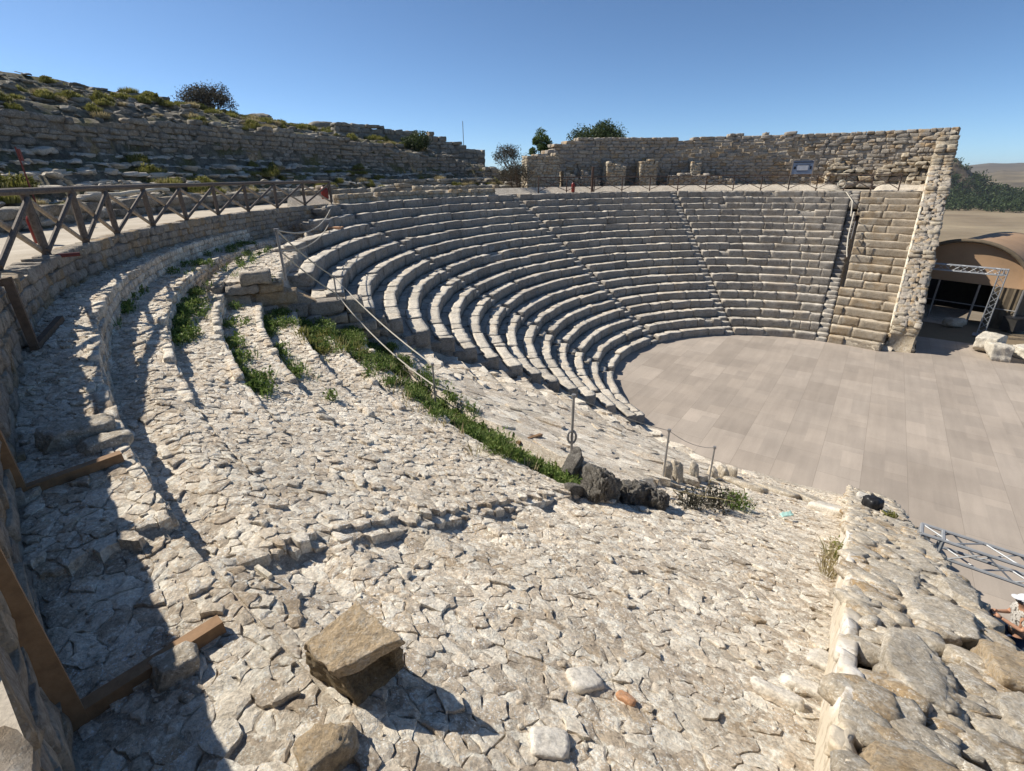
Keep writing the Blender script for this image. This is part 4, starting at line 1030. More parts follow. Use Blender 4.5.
# ------------------------------------------------------------------ barrel-vaulted tent behind the stage
def tent():
    t = thing('barrel_tent', 'tan barrel-vaulted tent with a dark open front beyond the stage', 'tent', (33, 35, 0))
    A = Vector((31.1, 29.5, 0)); ch = Vector((.57, -.82, 0)).normalized(); ax = Vector((-ch.y, ch.x, 0)); W_ = 6.2; L = 9.0; ez = 2.45; hz = 2.5
    B = A-ch*W_; ts = np.linspace(0, PI, 25); us = np.linspace(0, 1, 14)
    arcp = lambda th, k: B+ch*(W_/2-W_/2*math.cos(th)*k)+Vector((0, 0, ez+hz*k*math.sin(th)))
    V = [arcp(th, 1.03)+ax*(L*u-.35)+Vector((0, 0, -.06*math.sin(u*PI*5)**2)) for u in us for th in ts]; n = len(ts)
    Fq = [(i*n+j, i*n+j+1, (i+1)*n+j+1, (i+1)*n+j) for i in range(len(us)-1) for j in range(n-1)]
    ob = obj('roof', V, Fq, M['tarp'], t, smooth=True); md = ob.modifiers.new('thick', 'SOLIDIFY'); md.thickness = .05
    V = []                                            # cloth lunette filling the arch, slightly slack
    for k in (1.0, .66, .33, 0.0): V += [Vector((q.x, q.y, ez+(q.z-ez)*k))+ax*(.12*math.sin(PI*k)) for q in (arcp(th, 1.0) for th in ts)]
    obj('gable_cloth', V, [(i*n+j, i*n+j+1, (i+1)*n+j+1, (i+1)*n+j) for i in range(3) for j in range(n-1)], M['tarp'], t, smooth=True)
    MB().tube([arcp(th, 1.05)-ax*.3 for th in ts], .12, 8).build('dark_rim', M['net'], t, True)
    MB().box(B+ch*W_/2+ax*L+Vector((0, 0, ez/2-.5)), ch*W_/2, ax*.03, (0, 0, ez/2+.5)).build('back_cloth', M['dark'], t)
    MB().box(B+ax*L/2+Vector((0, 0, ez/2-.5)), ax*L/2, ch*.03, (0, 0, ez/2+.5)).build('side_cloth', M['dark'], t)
    V = []; m_ = 40
    for i in range(m_+1):
        u = i/m_; q = A+ax*L*u+ch*(.08*math.sin(u*50)); V += [(q.x, q.y, ez), (q.x, q.y, -1)]
    for i in range(13):
        u = i/12; q = A-ch*(W_*.22*u)-ax*(.05+.05*math.sin(u*30)); V += [(q.x, q.y, ez), (q.x, q.y, -1)]
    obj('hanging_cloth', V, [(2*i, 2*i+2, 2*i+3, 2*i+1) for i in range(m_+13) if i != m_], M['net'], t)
    for k in range(4): q = B+ch*(W_*k/3)-ax*.15; MB().tube([(q.x, q.y, -1), (q.x, q.y, ez)], .06, 7).build('post', M['rod'], t)
    for z in (1.15,): MB().tube([B-ax*.2+Vector((0, 0, z)), A-ax*.2+Vector((0, 0, z))], .03, 6).build('crossbar', M['rod'], t)
tent()
# railing and kit right of the truss leg
def railing():
    a = at(984, 318, 0); b = at(1040, 326, 0); t = thing('steel_railing', 'low dark steel railing beside the truss leg', 'railing', a)
    for k in range(5): p = a.lerp(b, k/4); MB().tube([p, p+Vector((0, 0, 1.1))], .025, 6).build('post', M['rod'], t)
    for z in (.15, .6, 1.1): MB().tube([a+Vector((0, 0, z)), b+Vector((0, 0, z))], .022, 6).build('rail', M['rod'], t)
railing()
for i, (u, v, s, lab) in enumerate([(955, 322, .55, 'heap of stones in the shade under the far truss beam'), (1003, 318, .5, 'dark stone block behind the steel railing')]):
    p = at(u, v, .25); tag(hero_rock('stone_heap', M['rock'], p, (s, 0, 0), (0, s*.7, 0), (0, 0, s*.6), res=10, rough=.08, seed=80+i), lab, 'stone')
def crate(u, v, s, lab):
    p = at(u, v, 0); t = thing('equipment_case', lab, 'case', p, 'dark cases behind the railing')
    MB().box(p+Vector((0, 0, s*.5)), (s*.7, s*.2, 0), (-s*.12, s*.45, 0), (0, 0, s*.48)).build('body', M['dark'], t)
    MB().box(p+Vector((0, 0, s*1.01)), (s*.72, s*.206, 0), (-s*.124, s*.47, 0), (0, 0, s*.05)).build('lid', M['black'], t)
crate(1012, 330, .8, 'dark equipment case at the right edge beyond the stage'); crate(994, 322, .6, 'smaller dark case beside the truss leg')

# ------------------------------------------------------------------ small things
def bag():
    s = 7.0; p = L0+F*8.9+N*.38; c = Vector((*p, ntop(8.9)+.16))
    tag(hero_rock('black_bag', M['black'], c, (.17, .05, 0), (-.05, .15, 0), (0, 0, .16), res=10, rough=.06, rnd=3, seed=91), 'crumpled black bag on the near wall above the stage', 'bag')
bag()
V = []
p = surf(786, 520, Zs)+Vector((0, 0, .06))
for i in range(7):
    for j in range(5): V.append(p+Vector(((i-3)*.04, (j-2)*.03+.01*i, .05+.05*mnoise.noise(Vector((i*.7, j*.8, 3))))))
o = obj('plastic_scrap', V, [(i*5+j, (i+1)*5+j, (i+1)*5+j+1, i*5+j+1) for i in range(6) for j in range(4)], M['turq'], smooth=True); md = o.modifiers.new('t', 'SOLIDIFY'); md.thickness = .01
tag(o, 'scrap of turquoise plastic between the rubble and the kerb stones', 'plastic scrap')
a = surf(518, 445, Zs); b = surf(541, 437, Zs)
tag(MB().beam(a+Vector((0, 0, .05)), b+Vector((0, 0, .05)), .07, .05).build('wooden_plank', M['timber']), 'small brown plank lying on the pale slabs', 'plank')
a = surf(258, 573, Zs); b = surf(272, 583, Zs)
tag(MB().beam(a+Vector((0, 0, .05)), b+Vector((0, 0, .05)), .03, .03).build('pale_stick', M['plaster']), 'short pale stick lying on the cobbles', 'stick')
a = azof(467, 40); p = pol(40, a, 11)
tag(MB().tube([p, p+Vector((0, 0, 3.2))], .035, 6).build('antenna_mast', M['rod']), 'thin mast standing against the sky above the skyline wall', 'mast')
# pipe across the terrace
a0, a1 = azof(60, 29), azof(150, 29)
tag(MB().tube([pol(28.2, a0+(a1-a0)*k/8, hill_z(28.2, a0+(a1-a0)*k/8)+.2) for k in range(9)], .07, 7).build('terrace_pipe', M['plaster']), 'long pale pipe lying on the weedy terrace at far left', 'pipe')

# ------------------------------------------------------------------ plants
def leaves(V, Fc, c, rad, n, size, rr, up=.3, squash=(1, 1, 1), shell=.5):
    for _ in range(n):
        d = Vector((rr.gauss(0, 1), rr.gauss(0, 1), rr.gauss(0, 1))).normalized(); q = rad*(shell+(1-shell)*rr.random())**.8 if rr.random() < .75 else rad*rr.random()
        p = Vector(c)+Vector((d.x*q*squash[0], d.y*q*squash[1], d.z*q*squash[2]))
        a = Vector((rr.gauss(0, 1), rr.gauss(0, 1), rr.gauss(0, 1)+up)).normalized(); b = a.orthogonal().normalized(); s = size*rr.uniform(.6, 1.5)
        b = Matrix.Rotation(rr.uniform(0, 6.28), 3, a) @ b; k = len(V)
        V += [p-a*s*.1, p+a*s*.5+b*s*.28, p+a*s, p+a*s*.5-b*s*.28]; Fc.append((k, k+1, k+2, k+3))
def bush_mesh(name, rad, n, size, seed, mat, squash=(1, 1, .8), lobes=9, up=.5):
    rr = random.Random(seed); V = []; Fc = []
    for i in range(lobes):
        d = Vector((rr.gauss(0, 1), rr.gauss(0, 1), abs(rr.gauss(0, .8)))).normalized()*rad*.6*rr.random()**.4
        c = Vector((d.x*squash[0], d.y*squash[1], d.z*squash[2]+rad*.35)); leaves(V, Fc, c, rad*rr.uniform(.3, .5), n//lobes, size, rr, up, squash)
    return V, Fc
def tuft_mesh(rad, n, h, seed, blade=.012):
    rr = random.Random(seed); V = []; Fc = []
    for _ in range(n):
        a = rr.uniform(0, 6.28); q = rad*math.sqrt(rr.random()); p = Vector((q*math.cos(a), q*math.sin(a), -.03)); l = h*rr.uniform(.5, 1.2)*(1-.4*q/rad)
        o_ = Vector((math.cos(a)*rr.uniform(0, .7), math.sin(a)*rr.uniform(0, .7), 1)).normalized(); s = Vector((-math.sin(a), math.cos(a), 0))*blade; k = len(V)
        m_ = p+o_*l*.55; e = p+o_*l+Vector((o_.x, o_.y, -.25))*l*.25
        V += [p-s, p+s, m_+s*.8, m_-s*.8, e]; Fc += [(k, k+1, k+2, k+3), (k+3, k+2, k+4)]
    return V, Fc
def twig_bush(c, rad, seed, lab, cat, name='bare_bush', n=10):
    rr = random.Random(seed); t = thing(name, lab, cat, c); mb = MB(); tips = []
    def grow(p, d, l, r_, lev):
        e = p+d*l; mb.tube([p, p+d*l*.5+Vector((rr.gauss(0, .04), rr.gauss(0, .04), 0))*l, e], [r_, r_*.8, r_*.6], 5)
        if lev == 0: tips.append(e); return
        for _ in range(rr.choice([3, 3, 4])):
            nd = (d+Vector((rr.gauss(0, .6), rr.gauss(0, .6), rr.gauss(.1, .4)))).normalized(); grow(e, nd, l*rr.uniform(.6, .85), r_*.55, lev-1)
    for _ in range(n): 
        d = Vector((rr.gauss(0, .6), rr.gauss(0, .6), 1)).normalized(); grow(Vector(c)+Vector((d.x*.1, d.y*.1, -.1)), d, rad*.42, rad*.025, 3)
    mb.build('branches', M['bark'], t)
    V = []; Fc = []
    for e in tips: leaves(V, Fc, e, rad*.16, 12, rad*.045, rr)
    obj('twigs', V, Fc, M['twig'], t); return t
a = azof(207, 40, 15); twig_bush(pol(40, a, hill_z(40, a)-.5), 2.0, 3, 'dark rounded bush standing on the left skyline', 'bush', n=16)
a = azof(514, 42, 11); twig_bush(pol(42, a, hill_z(42, a)+.4), 2.6, 5, 'bare grey bush in the dip of the skyline', 'bush', n=6)
def crown_tree(c, trunk_h, rad, n, size, seed, mat, lab, cat, sq=(1, 1, .8), name='tree', lobes=16, up=.3):
    rr = random.Random(seed); t = thing(name, lab, cat, c); c = Vector(c)
    mb = MB(); mb.tube([c-Vector((0, 0, .3)), c+Vector((.05, 0, trunk_h*.5)), c+Vector((0, .05, trunk_h+rad*.3))], [rad*.10, rad*.08, rad*.05], 8, .1)
    V = []; Fc = []
    for i in range(lobes):
        a = rr.uniform(0, 6.28); el = rr.uniform(-.3, 1); d = Vector((math.cos(a)*math.cos(el), math.sin(a)*math.cos(el), math.sin(el)))*rad*rr.uniform(.45, .85)
        k = c+Vector((0, 0, trunk_h+rad*.4*sq[2]))+Vector((d.x*sq[0], d.y*sq[1], d.z*sq[2])); mb.tube([c+Vector((0, 0, trunk_h*.9)), k], [rad*.035, rad*.01], 5)
        leaves(V, Fc, k, rad*rr.uniform(.22, .42), n//lobes, size, rr, up)
    mb.build('trunk', M['bark'], t); obj('crown', V, Fc, mat, t); return t
a = azof(597, 36, 13); crown_tree(pol(36, a, 7.9), 4.0, 2.9, 11000, .16, 13, M['tree'], 'low wide dark green tree rising behind the tall rear wall', 'tree', sq=(1.25, 1.25, .42), lobes=34)
a = azof(545, 34, 12); crown_tree(pol(34, a, 8.0), 2.2, 1.5, 4200, .15, 12, M['conifer'], 'small bright green cypress-like tree left of the ruined wall', 'tree', sq=(.75, .75, 1.6), name='conifer', lobes=12, up=1.5)
a = azof(418, 33.2, 11.8); c = pol(33.2, a, hill_z(33.2, a)+.1)
t = thing('shrub', 'round dark green shrub in front of the broken skyline wall', 'shrub', c); v, f = bush_mesh('b', 1.45, 4600, .12, 4, None, (1, 1, 1.0), 11)
obj('foliage', [x+c for x in v], f, M['tree'], t); MB().tube([c-Vector((0, 0, .2)), c+Vector((0, 0, .6))], .08, 6).build('stem', M['bark'], t)
a = azof(519, 25.6); c = pol(25.6, a, 7.85)
twig_bush(c, 1.9, 8, 'dark bare shrub at the left end of the far walkway', 'shrub', name='dry_shrub', n=9)

# scrub tufts on the terraces: four meshes, copied
protoY = []
for k in range(4):
    v, f = tuft_mesh(.45, 420, .42, 100+k, .016); 
    if k % 2:
        vv, ff2 = bush_mesh('x', .42, 700, .10, 200+k, None, (1, 1, .8), 6); n0 = len(v); v = list(v)+list(vv); f = list(f)+[tuple(i+n0 for i in q) for q in ff2]
    me = bpy.data.meshes.new('scrub_tuft'); me.from_pydata([tuple(x) for x in v], [], f); me.materials.append(M['yellowgrass' if k != 2 else 'drygrass']); protoY.append(me)
rr = random.Random(5); cnt = 0
def place(me, p, s, lab, cat, name, grp, rz=None):
    o = bpy.data.objects.new(name, me); COL.objects.link(o); o.location = p; o.rotation_euler.z = rr.uniform(0, 6.28) if rz is None else rz; o.scale = (s, s, s*rr.uniform(.7, 1.2)); return tag(o, lab, cat, grp)
spots = [(27.6, 31.6, 118, 194, 280, .5, 1.15), (32.9, 39.5, 126, 180, 280, .5, 1.2)]
for (r0, r1, a0, a1, n, s0, s1) in spots:
    for _ in range(n):
        a = rr.uniform(a0, a1); r = rr.uniform(r0, r1)
        if mnoise.noise(Vector((a*.15, r*.5, 2))) < -.02: continue
        place(rr.choice(protoY), pol(r, a, hill_z(r, a)+.03), rr.uniform(s0, s1), 'yellow-green scrub tuft on the rocky terraces of the left hill', 'scrub', 'scrub_tuft', 'scrub tufts over the left hillside')
# green weeds: ditch and ledges (nobody could count them)
def weeds(name, pts, mat, h, n_each, lab, rad=.16, seed=1, leafy=.6, leaf=.05):
    r2 = random.Random(seed); V = []; Fc = []
    for p in pts:
        if r2.random() < leafy:
            leaves(V, Fc, Vector(p)+Vector((0, 0, h*.35)), rad*r2.uniform(.7, 1.2), int(n_each*1.2), leaf, r2, .8, (1, 1, .6), .2)
        v, f = tuft_mesh(rad, n_each//3, h*r2.uniform(.6, 1.3), r2.random(), .008); k = len(V)
        V += [x+Vector(p) for x in v]; Fc += [tuple(i+k for i in q) for q in f]
    return tag(obj(name, V, Fc, mat), lab, 'weeds', kind='stuff')
r2 = random.Random(9); pts = []
for _ in range(1500):                                     # the ditch circle
    a = r2.uniform(196, 228.5); wd = .95*sm(228.5-a, 4, 20)+.16; r = RS+.35+r2.gauss(0, .5)*wd
    p = pol(r, a); 
    if a < 201.8 and r < RS+1.4: pass
    if r < RS-.1 and a > 203: r += .3; p = pol(r, a)
    if r < RS and a < 203: continue
    if a < 219 and mnoise.noise(Vector((p.x*1.1, p.y*1.1, 4))) < -.12: continue
    pts.append((p.x, p.y, Zs(p.x, p.y)))
for _ in range(240):
    a = r2.uniform(201.5, 207); r = r2.uniform(RS+.2, 21.0)
    if mnoise.noise(Vector((a*.6, r*1.2, 0))) > -.05: p = pol(r, a); pts.append((p.x, p.y, Zs(p.x, p.y)))
weeds('ditch_weeds', pts, M['weed'], .22, 50, 'dense green weeds filling the curved ditch', rad=.16, seed=1)
pts = []
for k, (a0, a1, wd) in {0: (203, 212, .1), 1: (200, 217, .35), 2: (201, 219, .30), 3: (202, 217, .25), 4: (203, 210, .3)}.items():
    rk = 23.4-.74*k
    for _ in range(int(85*wd*4*(1.2 if k in (1, 2) else .7))):
        a = r2.uniform(a0, a1); r = rk-.02-abs(r2.gauss(0, wd*.55)); p = pol(r, a)
        if mnoise.noise(Vector((a*.5, k*3.3, 0))) > -.15: pts.append((p.x, p.y, Zs(p.x, p.y)))
for _ in range(160):
    a = r2.uniform(184, 200); r = r2.uniform(21.6, 23.3); p = pol(r, a)
    if mnoise.noise(Vector((a*.6, r*1.5, 5))) > .0: pts.append((p.x, p.y, Zs(p.x, p.y)))
weeds('ledge_weeds', pts, M['weed'], .24, 46, 'green weeds growing at the foot of the curved rubble ledges', rad=.15, seed=2)
pts = []
for _ in range(60):
    a = r2.uniform(206, 210.5); r = RS+.9+r2.uniform(0, 1.3); p = pol(r, a); pts.append((p.x, p.y, Zs(p.x, p.y)))
weeds('yellow_weeds', pts, M['yellowgrass'], .3, 50, 'yellow-green grass patch above the ditch', rad=.15, seed=3, leafy=.2)
pts = []
for _ in range(130):
    a = r2.uniform(198, 227); r = RS+.35+r2.gauss(0, .45)
    if r > RS: p = pol(r, a); pts.append((p.x, p.y, Zs(p.x, p.y)))
weeds('dry_ditch_grass', pts, M['drygrass'], .26, 40, 'dry straw-coloured grass mixed into the ditch weeds', rad=.12, seed=6, leafy=0)
def plant(u, v, rad, h, n, mat, lab, name='wild_plant', leaf=.05, fn=Zs, seed=0):
    p = surf(u, v, fn); r3 = random.Random(seed); V = []; Fc = []
    leaves(V, Fc, Vector((0, 0, h*.5)), rad, n, leaf, r3, .8, (1, 1, h/rad*.55), .2)
    vv, ff_ = tuft_mesh(rad*.8, n//3, h*1.2, seed, .006); k = len(V); V += vv; Fc += [tuple(i+k for i in q) for q in ff_]
    o = obj(name, V, Fc, M[mat]); o.location = p; return tag(o, lab, 'plant')
plant(500, 455, .28, .42, 420, 'weed', 'bright leafy plant standing above the right end of the ditch weeds')
plant(600, 490, .2, .2, 150, 'weed', 'small weed under the tall dark boulder', seed=2)
plant(828, 575, .14, .42, 150, 'drygrass', 'thin dry grassy plant against the near wall', name='dry_plant', leaf=.03, seed=3)
plant(832, 558, .12, .34, 130, 'yellowgrass', 'thin green-yellow plant just above the dry one by the near wall', leaf=.03, seed=4)
plant(690, 508, .30, .26, 260, 'twig', 'dark prickly shrub at the left of the twiggy clump by the rubble edge', name='thorny_shrub', seed=5)
plant(712, 508, .38, .34, 420, 'twig', 'tallest dark prickly shrub of the twiggy clump by the rubble edge', name='thorny_shrub', seed=6)
plant(735, 508, .34, .28, 380, 'weed', 'green shrub at the right end of the twiggy clump', name='thorny_shrub', seed=7)
plant(332, 400, .12, .2, 80, 'weed', 'lone small weed on the cobbles below the ditch', seed=8)
def plant_w(s, n, lab):
    p = L0+F*s+N*n; o = plant(600, 600, .13, .16, 140, 'yellowgrass', lab, seed=9); o.location = (*p, ntop(s)+.02)
plant_w(8.0, .62, 'small yellow-green weed beside the black bag on the wall')
tk = MB()
for k in range(9):
    a_ = surf(680+k*8, 503+random.uniform(-3, 3), Zs)+Vector((0, 0, .15)); tk.tube([a_, a_+Vector((random.uniform(-.3, .3), random.uniform(-.3, .1), random.uniform(.1, .4))), a_+Vector((random.uniform(-.5, .5), random.uniform(-.5, .2), random.uniform(.0, .4)))], [.012, .008, .003], 5)
tag(tk.build('dry_twigs', M['drygrass']), 'pale dry twigs tangled over the prickly clump', 'twigs', kind='stuff')

M['farleaf'] = leaf_mat('dark_olive_canopy', (.018, .03, .01), (.035, .055, .018), (.07, .10, .035))
# ------------------------------------------------------------------ distance: field, wood, hills
def ridge(name, pts, depth, mat, seed, rough, nsub=60, wdt=8):
    """pts: (direction u, distance, crest height) polyline; a real ridge body with thickness"""
    us = [p[0] for p in pts]; V = []; U = np.linspace(us[0], us[-1], nsub)
    for u in U:
        d = ray(u, 176); d = d[:2]/np.linalg.norm(d[:2]); dist = np.interp(u, us, [p[1] for p in pts]); h = np.interp(u, us, [p[2] for p in pts])
        for k in range(wdt*2+1):
            q = (k-wdt)/wdt; pr = math.cos(q*PI/2)**.8; x, y = d*(dist+q*depth); g = -30
            n_ = nz(x, y, seed, 3/depth)+.5*nz(x, y, seed, 8/depth)+.3*nz(x, y, seed, 20/depth); V.append((x, y, g+(h-g)*pr+rough*n_*pr))
    n = wdt*2+1; Fq = [(i*n+j, (i+1)*n+j, (i+1)*n+j+1, i*n+j+1) for i in range(nsub-1) for j in range(n-1)]
    return tag(obj(name, V, Fq, mat, smooth=True), kind='structure')
M['farhill'] = simple('far_hill_land', (.12, .10, .07), .95, .4, .004, 0, 0)
M['midhill'] = simple('rolling_farmland', (.15, .12, .075), .95, .55, .012, 0, 0)
M['scarp'] = simple('scrubby_scarp', (.13, .10, .065), .95, .8, .11, 0, 0)
ridge('far_hills', [(900, 3600, 22), (940, 3600, 28), (960, 3600, 36), (985, 3600, 44), (1010, 3600, 41), (1040, 3600, 45), (1120, 3600, 40), (1300, 3600, 45)], 1500, M['farhill'], 2, 9, 160, 20)
ridge('middle_hills', [(900, 2300, 2), (950, 2300, 6), (975, 2300, 0), (1000, 2300, 12), (1020, 2300, 8), (1060, 2300, 16), (1200, 2300, 10)], 700, M['midhill'], 7, 6, 120, 14)
ridge('near_hill', [(880, 900, 12), (925, 900, 18), (945, 900, 22), (955, 900, 20), (964, 900, 13), (975, 900, 4), (987, 900, -5), (1003, 900, -12), (1020, 900, -21), (1100, 900, -25)], 110, M['scarp'], 4, 10, 90, 14)
V = []; Fc = []; r3 = random.Random(21)
for k in range(520):
    u = r3.uniform(925, 1110); dist = 660+r3.uniform(0, 170); d = ray(u, 200); d = d[:2]/np.linalg.norm(d[:2]); x, y = d*dist; s = r3.choice([3, 4, 5, 6])*r3.uniform(.8, 1.2)
    zb = ground_z(x, y)+(dist-660)*.02+(9*sm(1000-u, 0, 60)*sm(dist, 700, 830))
    for q in range(5):
        leaves(V, Fc, (x+r3.gauss(0, s*.4), y+r3.gauss(0, s*.4), zb+s*r3.uniform(.3, 1.0)), s*.5, 9, s*.35, r3, .2)
HU = [900, 945, 955, 964, 975, 987, 1003, 1024, 1110]; HH = [20, 22, 20, 13, 4, -5, -12, -16, -20]
for k in range(900):                               # trees climbing the near hill
    u = r3.uniform(935, 1105); q = r3.uniform(-.95, -.05); d = ray(u, 176); d = d[:2]/np.linalg.norm(d[:2]); x, y = d*(900+q*110)
    hh = -30+(np.interp(u, HU, HH)+30)*math.cos(q*PI/2)**.8
    if u < 975 and q > -.55 and r3.random() < .8: continue
    s = r3.choice([3.5, 5, 6.5])*r3.uniform(.8, 1.2)
    for w_ in range(3): leaves(V, Fc, (x+r3.gauss(0, s*.4), y+r3.gauss(0, s*.4), hh+s*r3.uniform(.3, .8)), s*.5, 9, s*.35, r3, .2)
tag(obj('valley_wood', V, Fc, M['farleaf']), 'dark band of woodland at the far edge of the tan field', 'wood', kind='stuff')

# ------------------------------------------------------------------ visitor on the stage, seen from above
def skin_body(name, joints, edges, rad, mat, parent, sub=2):
    me = bpy.data.meshes.new(name); me.from_pydata([tuple(j) for j in joints], edges, []); o = bpy.data.objects.new(name, me); COL.objects.link(o)
    md = o.modifiers.new('skin', 'SKIN'); md.use_smooth_shade = True
    for i, r_ in enumerate(rad): me.skin_vertices[0].data[i].radius = (r_, r_) if not hasattr(r_, '__len__') else r_
    me.skin_vertices[0].data[0].use_root = True
    s = o.modifiers.new('sub', 'SUBSURF'); s.levels = sub; s.render_levels = sub
    me.materials.append(mat); o.parent = parent; return o
M['skin'] = simple('tanned_skin', (.45, .25, .16), .5, .08, 8, 0, .05)
M['navy'] = simple('navy_cotton', (.02, .035, .075), .9, .15, 30)
M['white_cotton'] = simple('white_cotton', (.62, .63, .66), .9, .06, 20)
M['greyhair'] = simple('grey_hair', (.25, .23, .21), .7, .3, 60)
def shirt_mat():
    m, nt, b = nodes('patterned_grey_shirt'); tc = nt.nodes.new('ShaderNodeTexCoord'); n = _noise(nt, tc.outputs['Object'], 14, 3, .6, 1.0)
    r_ = _ramp(nt, n, [(.40, (.10, .09, .08)), (.46, (.45, .42, .38)), (.56, (.55, .53, .5)), (.62, (.22, .18, .12))]); nt.links.new(r_, b.inputs['Base Color']); return m
M['shirt'] = shirt_mat()
def person():
    P0 = at(1000, 664, 0); t = thing('person', 'visitor in a patterned shirt, navy shorts and white cap on the stage', 'person', P0)
    fw = Vector((-.93, .36, 0)).normalized(); sd = Vector((-fw.y, fw.x, 0)); U = Vector((0, 0, 1))
    t.rotation_euler = (0, 0, 0)
    def p(f_, s_, z): return fw*f_+sd*s_+U*z
    J = [p(0, 0, .93), p(.02, 0, 1.15), p(.05, 0, 1.38), p(.08, 0, 1.47), p(.13, 0, 1.58), p(.155, 0, 1.66)]
    Rr = [.145, .135, .15, .065, .085, .085]; E = [(0, 1), (1, 2), (2, 3), (3, 4), (4, 5)]
    for s in (-1, 1):
        b = len(J); J += [p(-.01, s*.1, .86), p(.04, s*.12, .48), p(0, s*.13, .10), p(.13, s*.14, .04)]; Rr += [.10, .062, .045, .04]; E += [(0, b), (b, b+1), (b+1, b+2), (b+2, b+3)]
        b = len(J); J += [p(.04, s*.19, 1.39), p(.10, s*.25, 1.12), p(.32, s*.12, 1.18), p(.38, s*.09, 1.20)]; Rr += [.055, .045, .033, .03]; E += [(2, b), (b, b+1), (b+1, b+2), (b+2, b+3)]
    body = skin_body('body', J, E, Rr, M['skin'], t)
    skin_body('shirt', [p(0, 0, .88), p(.02, 0, 1.15), p(.05, 0, 1.37), p(.04, .19, 1.39), p(.085, .245, 1.20), p(.04, -.19, 1.39), p(.085, -.245, 1.20), p(.07, 0, 1.44)], [(0, 1), (1, 2), (2, 3), (3, 4), (2, 5), (5, 6), (2, 7)], [.17, .16, .175, .085, .075, .085, .075, .085], M['shirt'], t)
    skin_body('shorts', [p(0, 0, .95), p(-.01, .1, .84), p(.03, .12, .56), p(-.01, -.1, .84), p(.03, -.12, .56)], [(0, 1), (1, 2), (0, 3), (3, 4)], [.165, .13, .105, .13, .105], M['navy'], t)
    hc = p(.145, 0, 1.64)
    def ell(c, a, b, h, mb, n=14, z0=-1.0, z1=1.0):
        V = []; 
        for i in range(9):
            ph = math.asin(max(-1, min(1, z0+(z1-z0)*i/8)))
            for k in range(n): th = 2*PI*k/n; V.append(c+fw*a*math.cos(ph)*math.cos(th)+sd*b*math.cos(ph)*math.sin(th)+U*h*math.sin(ph))
        mb.add(V, [(i*n+k, i*n+(k+1) % n, (i+1)*n+(k+1) % n, (i+1)*n+k) for i in range(8) for k in range(n)]+[tuple(range(n))]); return mb
    # face details on the head
    fc = MB(); ell(hc+fw*.095-U*.01, .022, .014, .022, fc); ell(hc+sd*.082, .02, .012, .03, fc); ell(hc-sd*.082, .02, .012, .03, fc); fc.build('nose_and_ears', M['skin'], t, True)
    ey = MB(); ell(hc+fw*.078+sd*.03+U*.015, .01, .012, .008, ey); ell(hc+fw*.078-sd*.03+U*.015, .01, .012, .008, ey); ell(hc+fw*.08-U*.05, .01, .025, .006, ey); ey.build('eyes_and_mouth', M['dark'], t, True)
    hr = MB(); ell(hc-fw*.012+U*.005, .098, .09, .10, hr, z0=-.3); hr.build('hair', M['greyhair'], t, True)
    cp = MB(); ell(hc-fw*.005+U*.03, .112, .102, .10, cp, z0=.0); cp.build('cap', M['white_cotton'], t, True)
    br = MB(); ell(hc+fw*.10+U*.045, .09, .08, .012, br); br.build('cap_brim', M['white_cotton'], bpy.data.objects[t.children[-1].name] if False else t, True)
    # hands: palm, four fingers and a thumb each
    for s in (-1, 1):
        w = p(.38, s*.09, 1.20); mb = MB(); pd = (fw*.8-sd*s*.35+U*.15).normalized(); ac = pd.cross(U).normalized()
        mb.tube([w, w+pd*.05, w+pd*.085], [.03, .038, .032], 9)
        for k, L in enumerate((.065, .075, .07, .055)):
            o_ = w+pd*.08+ac*(k-1.5)*.019; mb.tube([o_, o_+pd*L*.5-U*.008, o_+pd*L*.75-U*.03-sd*s*.015, o_+pd*L*.7-U*.045-sd*s*.025], [.0095, .009, .008, .007], 7)
        mb.tube([w+pd*.02+U*.02, w+pd*.05+U*.035-sd*s*.02, w+pd*.075+U*.03-sd*s*.035], [.012, .010, .008], 7)
        mb.build('hand', M['skin'], t, True)
        sh = MB(); f0 = p(.05, s*.135, .045); ell(f0+fw*.03, .145, .055, .06, sh); sh.build('shoe', M['white_cotton'], t, True)
    t.location = P0
    for ch in t.children: ch.location = (0, 0, 0); ch.matrix_parent_inverse = Matrix.Identity(4)
    ph = MB().box((0, 0, 0), sd*.075, (U*.035+fw*.015), (fw*.006-U*.002)*1.5); 
    o = ph.build('camera_phone', M['black']); o.location = P0+p(.49, 0, 1.20); tag(o, 'black phone held out by the visitor on the stage', 'phone')
person()

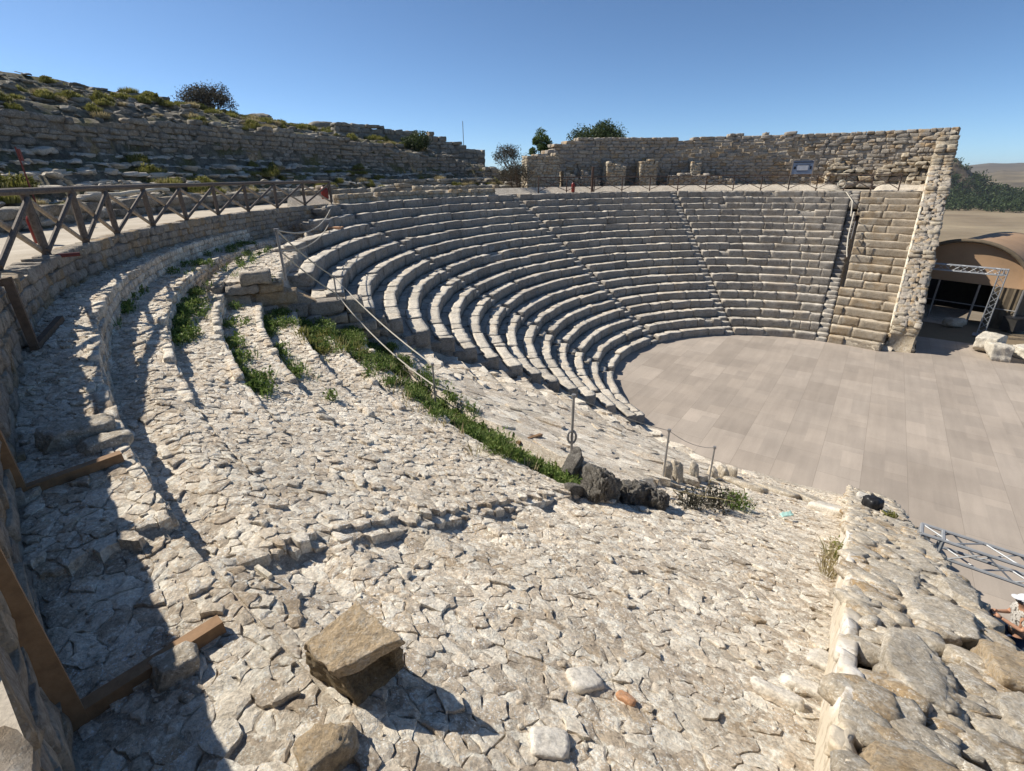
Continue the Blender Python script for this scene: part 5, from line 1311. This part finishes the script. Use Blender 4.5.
# ------------------------------------------------------------------ haze over the valley
hm = bpy.data.materials.new('valley_haze'); hm.use_nodes = True; hn = hm.node_tree; hn.nodes.remove(hn.nodes['Principled BSDF'])
pv = hn.nodes.new('ShaderNodeVolumePrincipled'); pv.inputs['Color'].default_value = (.80, .87, 1, 1); pv.inputs['Density'].default_value = .00008; pv.inputs['Anisotropy'].default_value = .2
hn.links.new(pv.outputs[0], hn.nodes['Material Output'].inputs['Volume'])
hz = MB().box((0, 0, 30), (5600, 0, 0), (0, 5600, 0), (0, 0, 66)).build('haze', hm); tag(hz, kind='stuff')
# ------------------------------------------------------------------ camera, sky, sun
cam = bpy.data.cameras.new('camera'); co_ = bpy.data.objects.new('camera', cam); COL.objects.link(co_)
cam.sensor_width = 36; cam.lens = FOC/1024*36; cam.clip_start = .02; cam.clip_end = 12000
co_.matrix_world = Matrix.Translation((0, 0, CAMZ)) @ Matrix.Rotation(PI/2-PITCH, 4, 'X') @ Matrix.Rotation(-ROLL, 4, 'Z')
scn.camera = co_
EL = R(43); AZ = math.atan2(.33, -.94)
sd_ = Vector((math.cos(AZ)*math.cos(EL), math.sin(AZ)*math.cos(EL), math.sin(EL)))
sl = bpy.data.lights.new('sun', 'SUN'); sl.energy = 5.0; sl.angle = R(.53); sl.color = (1, .935, .83)
so = bpy.data.objects.new('sun', sl); COL.objects.link(so); so.rotation_euler = sd_.to_track_quat('Z', 'Y').to_euler()
w = bpy.data.worlds.new('World'); scn.world = w; w.use_nodes = True; nt = w.node_tree
sk = nt.nodes.new('ShaderNodeTexSky'); sk.sky_type = 'NISHITA'; sk.sun_disc = False; sk.sun_elevation = EL; sk.sun_rotation = (PI/2-AZ) % (2*PI)
sk.altitude = 400; sk.air_density = .55; sk.dust_density = .3; sk.ozone_density = 3.6
bg = nt.nodes['Background']; bg.inputs[1].default_value = .104; nt.links.new(_mix(nt, 1.0, sk.outputs[0], (.91, 1.04, 1.06), 'MULTIPLY'), bg.inputs[0])
scn.view_settings.view_transform = 'Standard'; scn.view_settings.look = 'None'; scn.view_settings.exposure = .38; scn.view_settings.gamma = 1
scn.view_settings.use_curve_mapping = False
scn.cycles.max_bounces = 6; scn.cycles.diffuse_bounces = 3
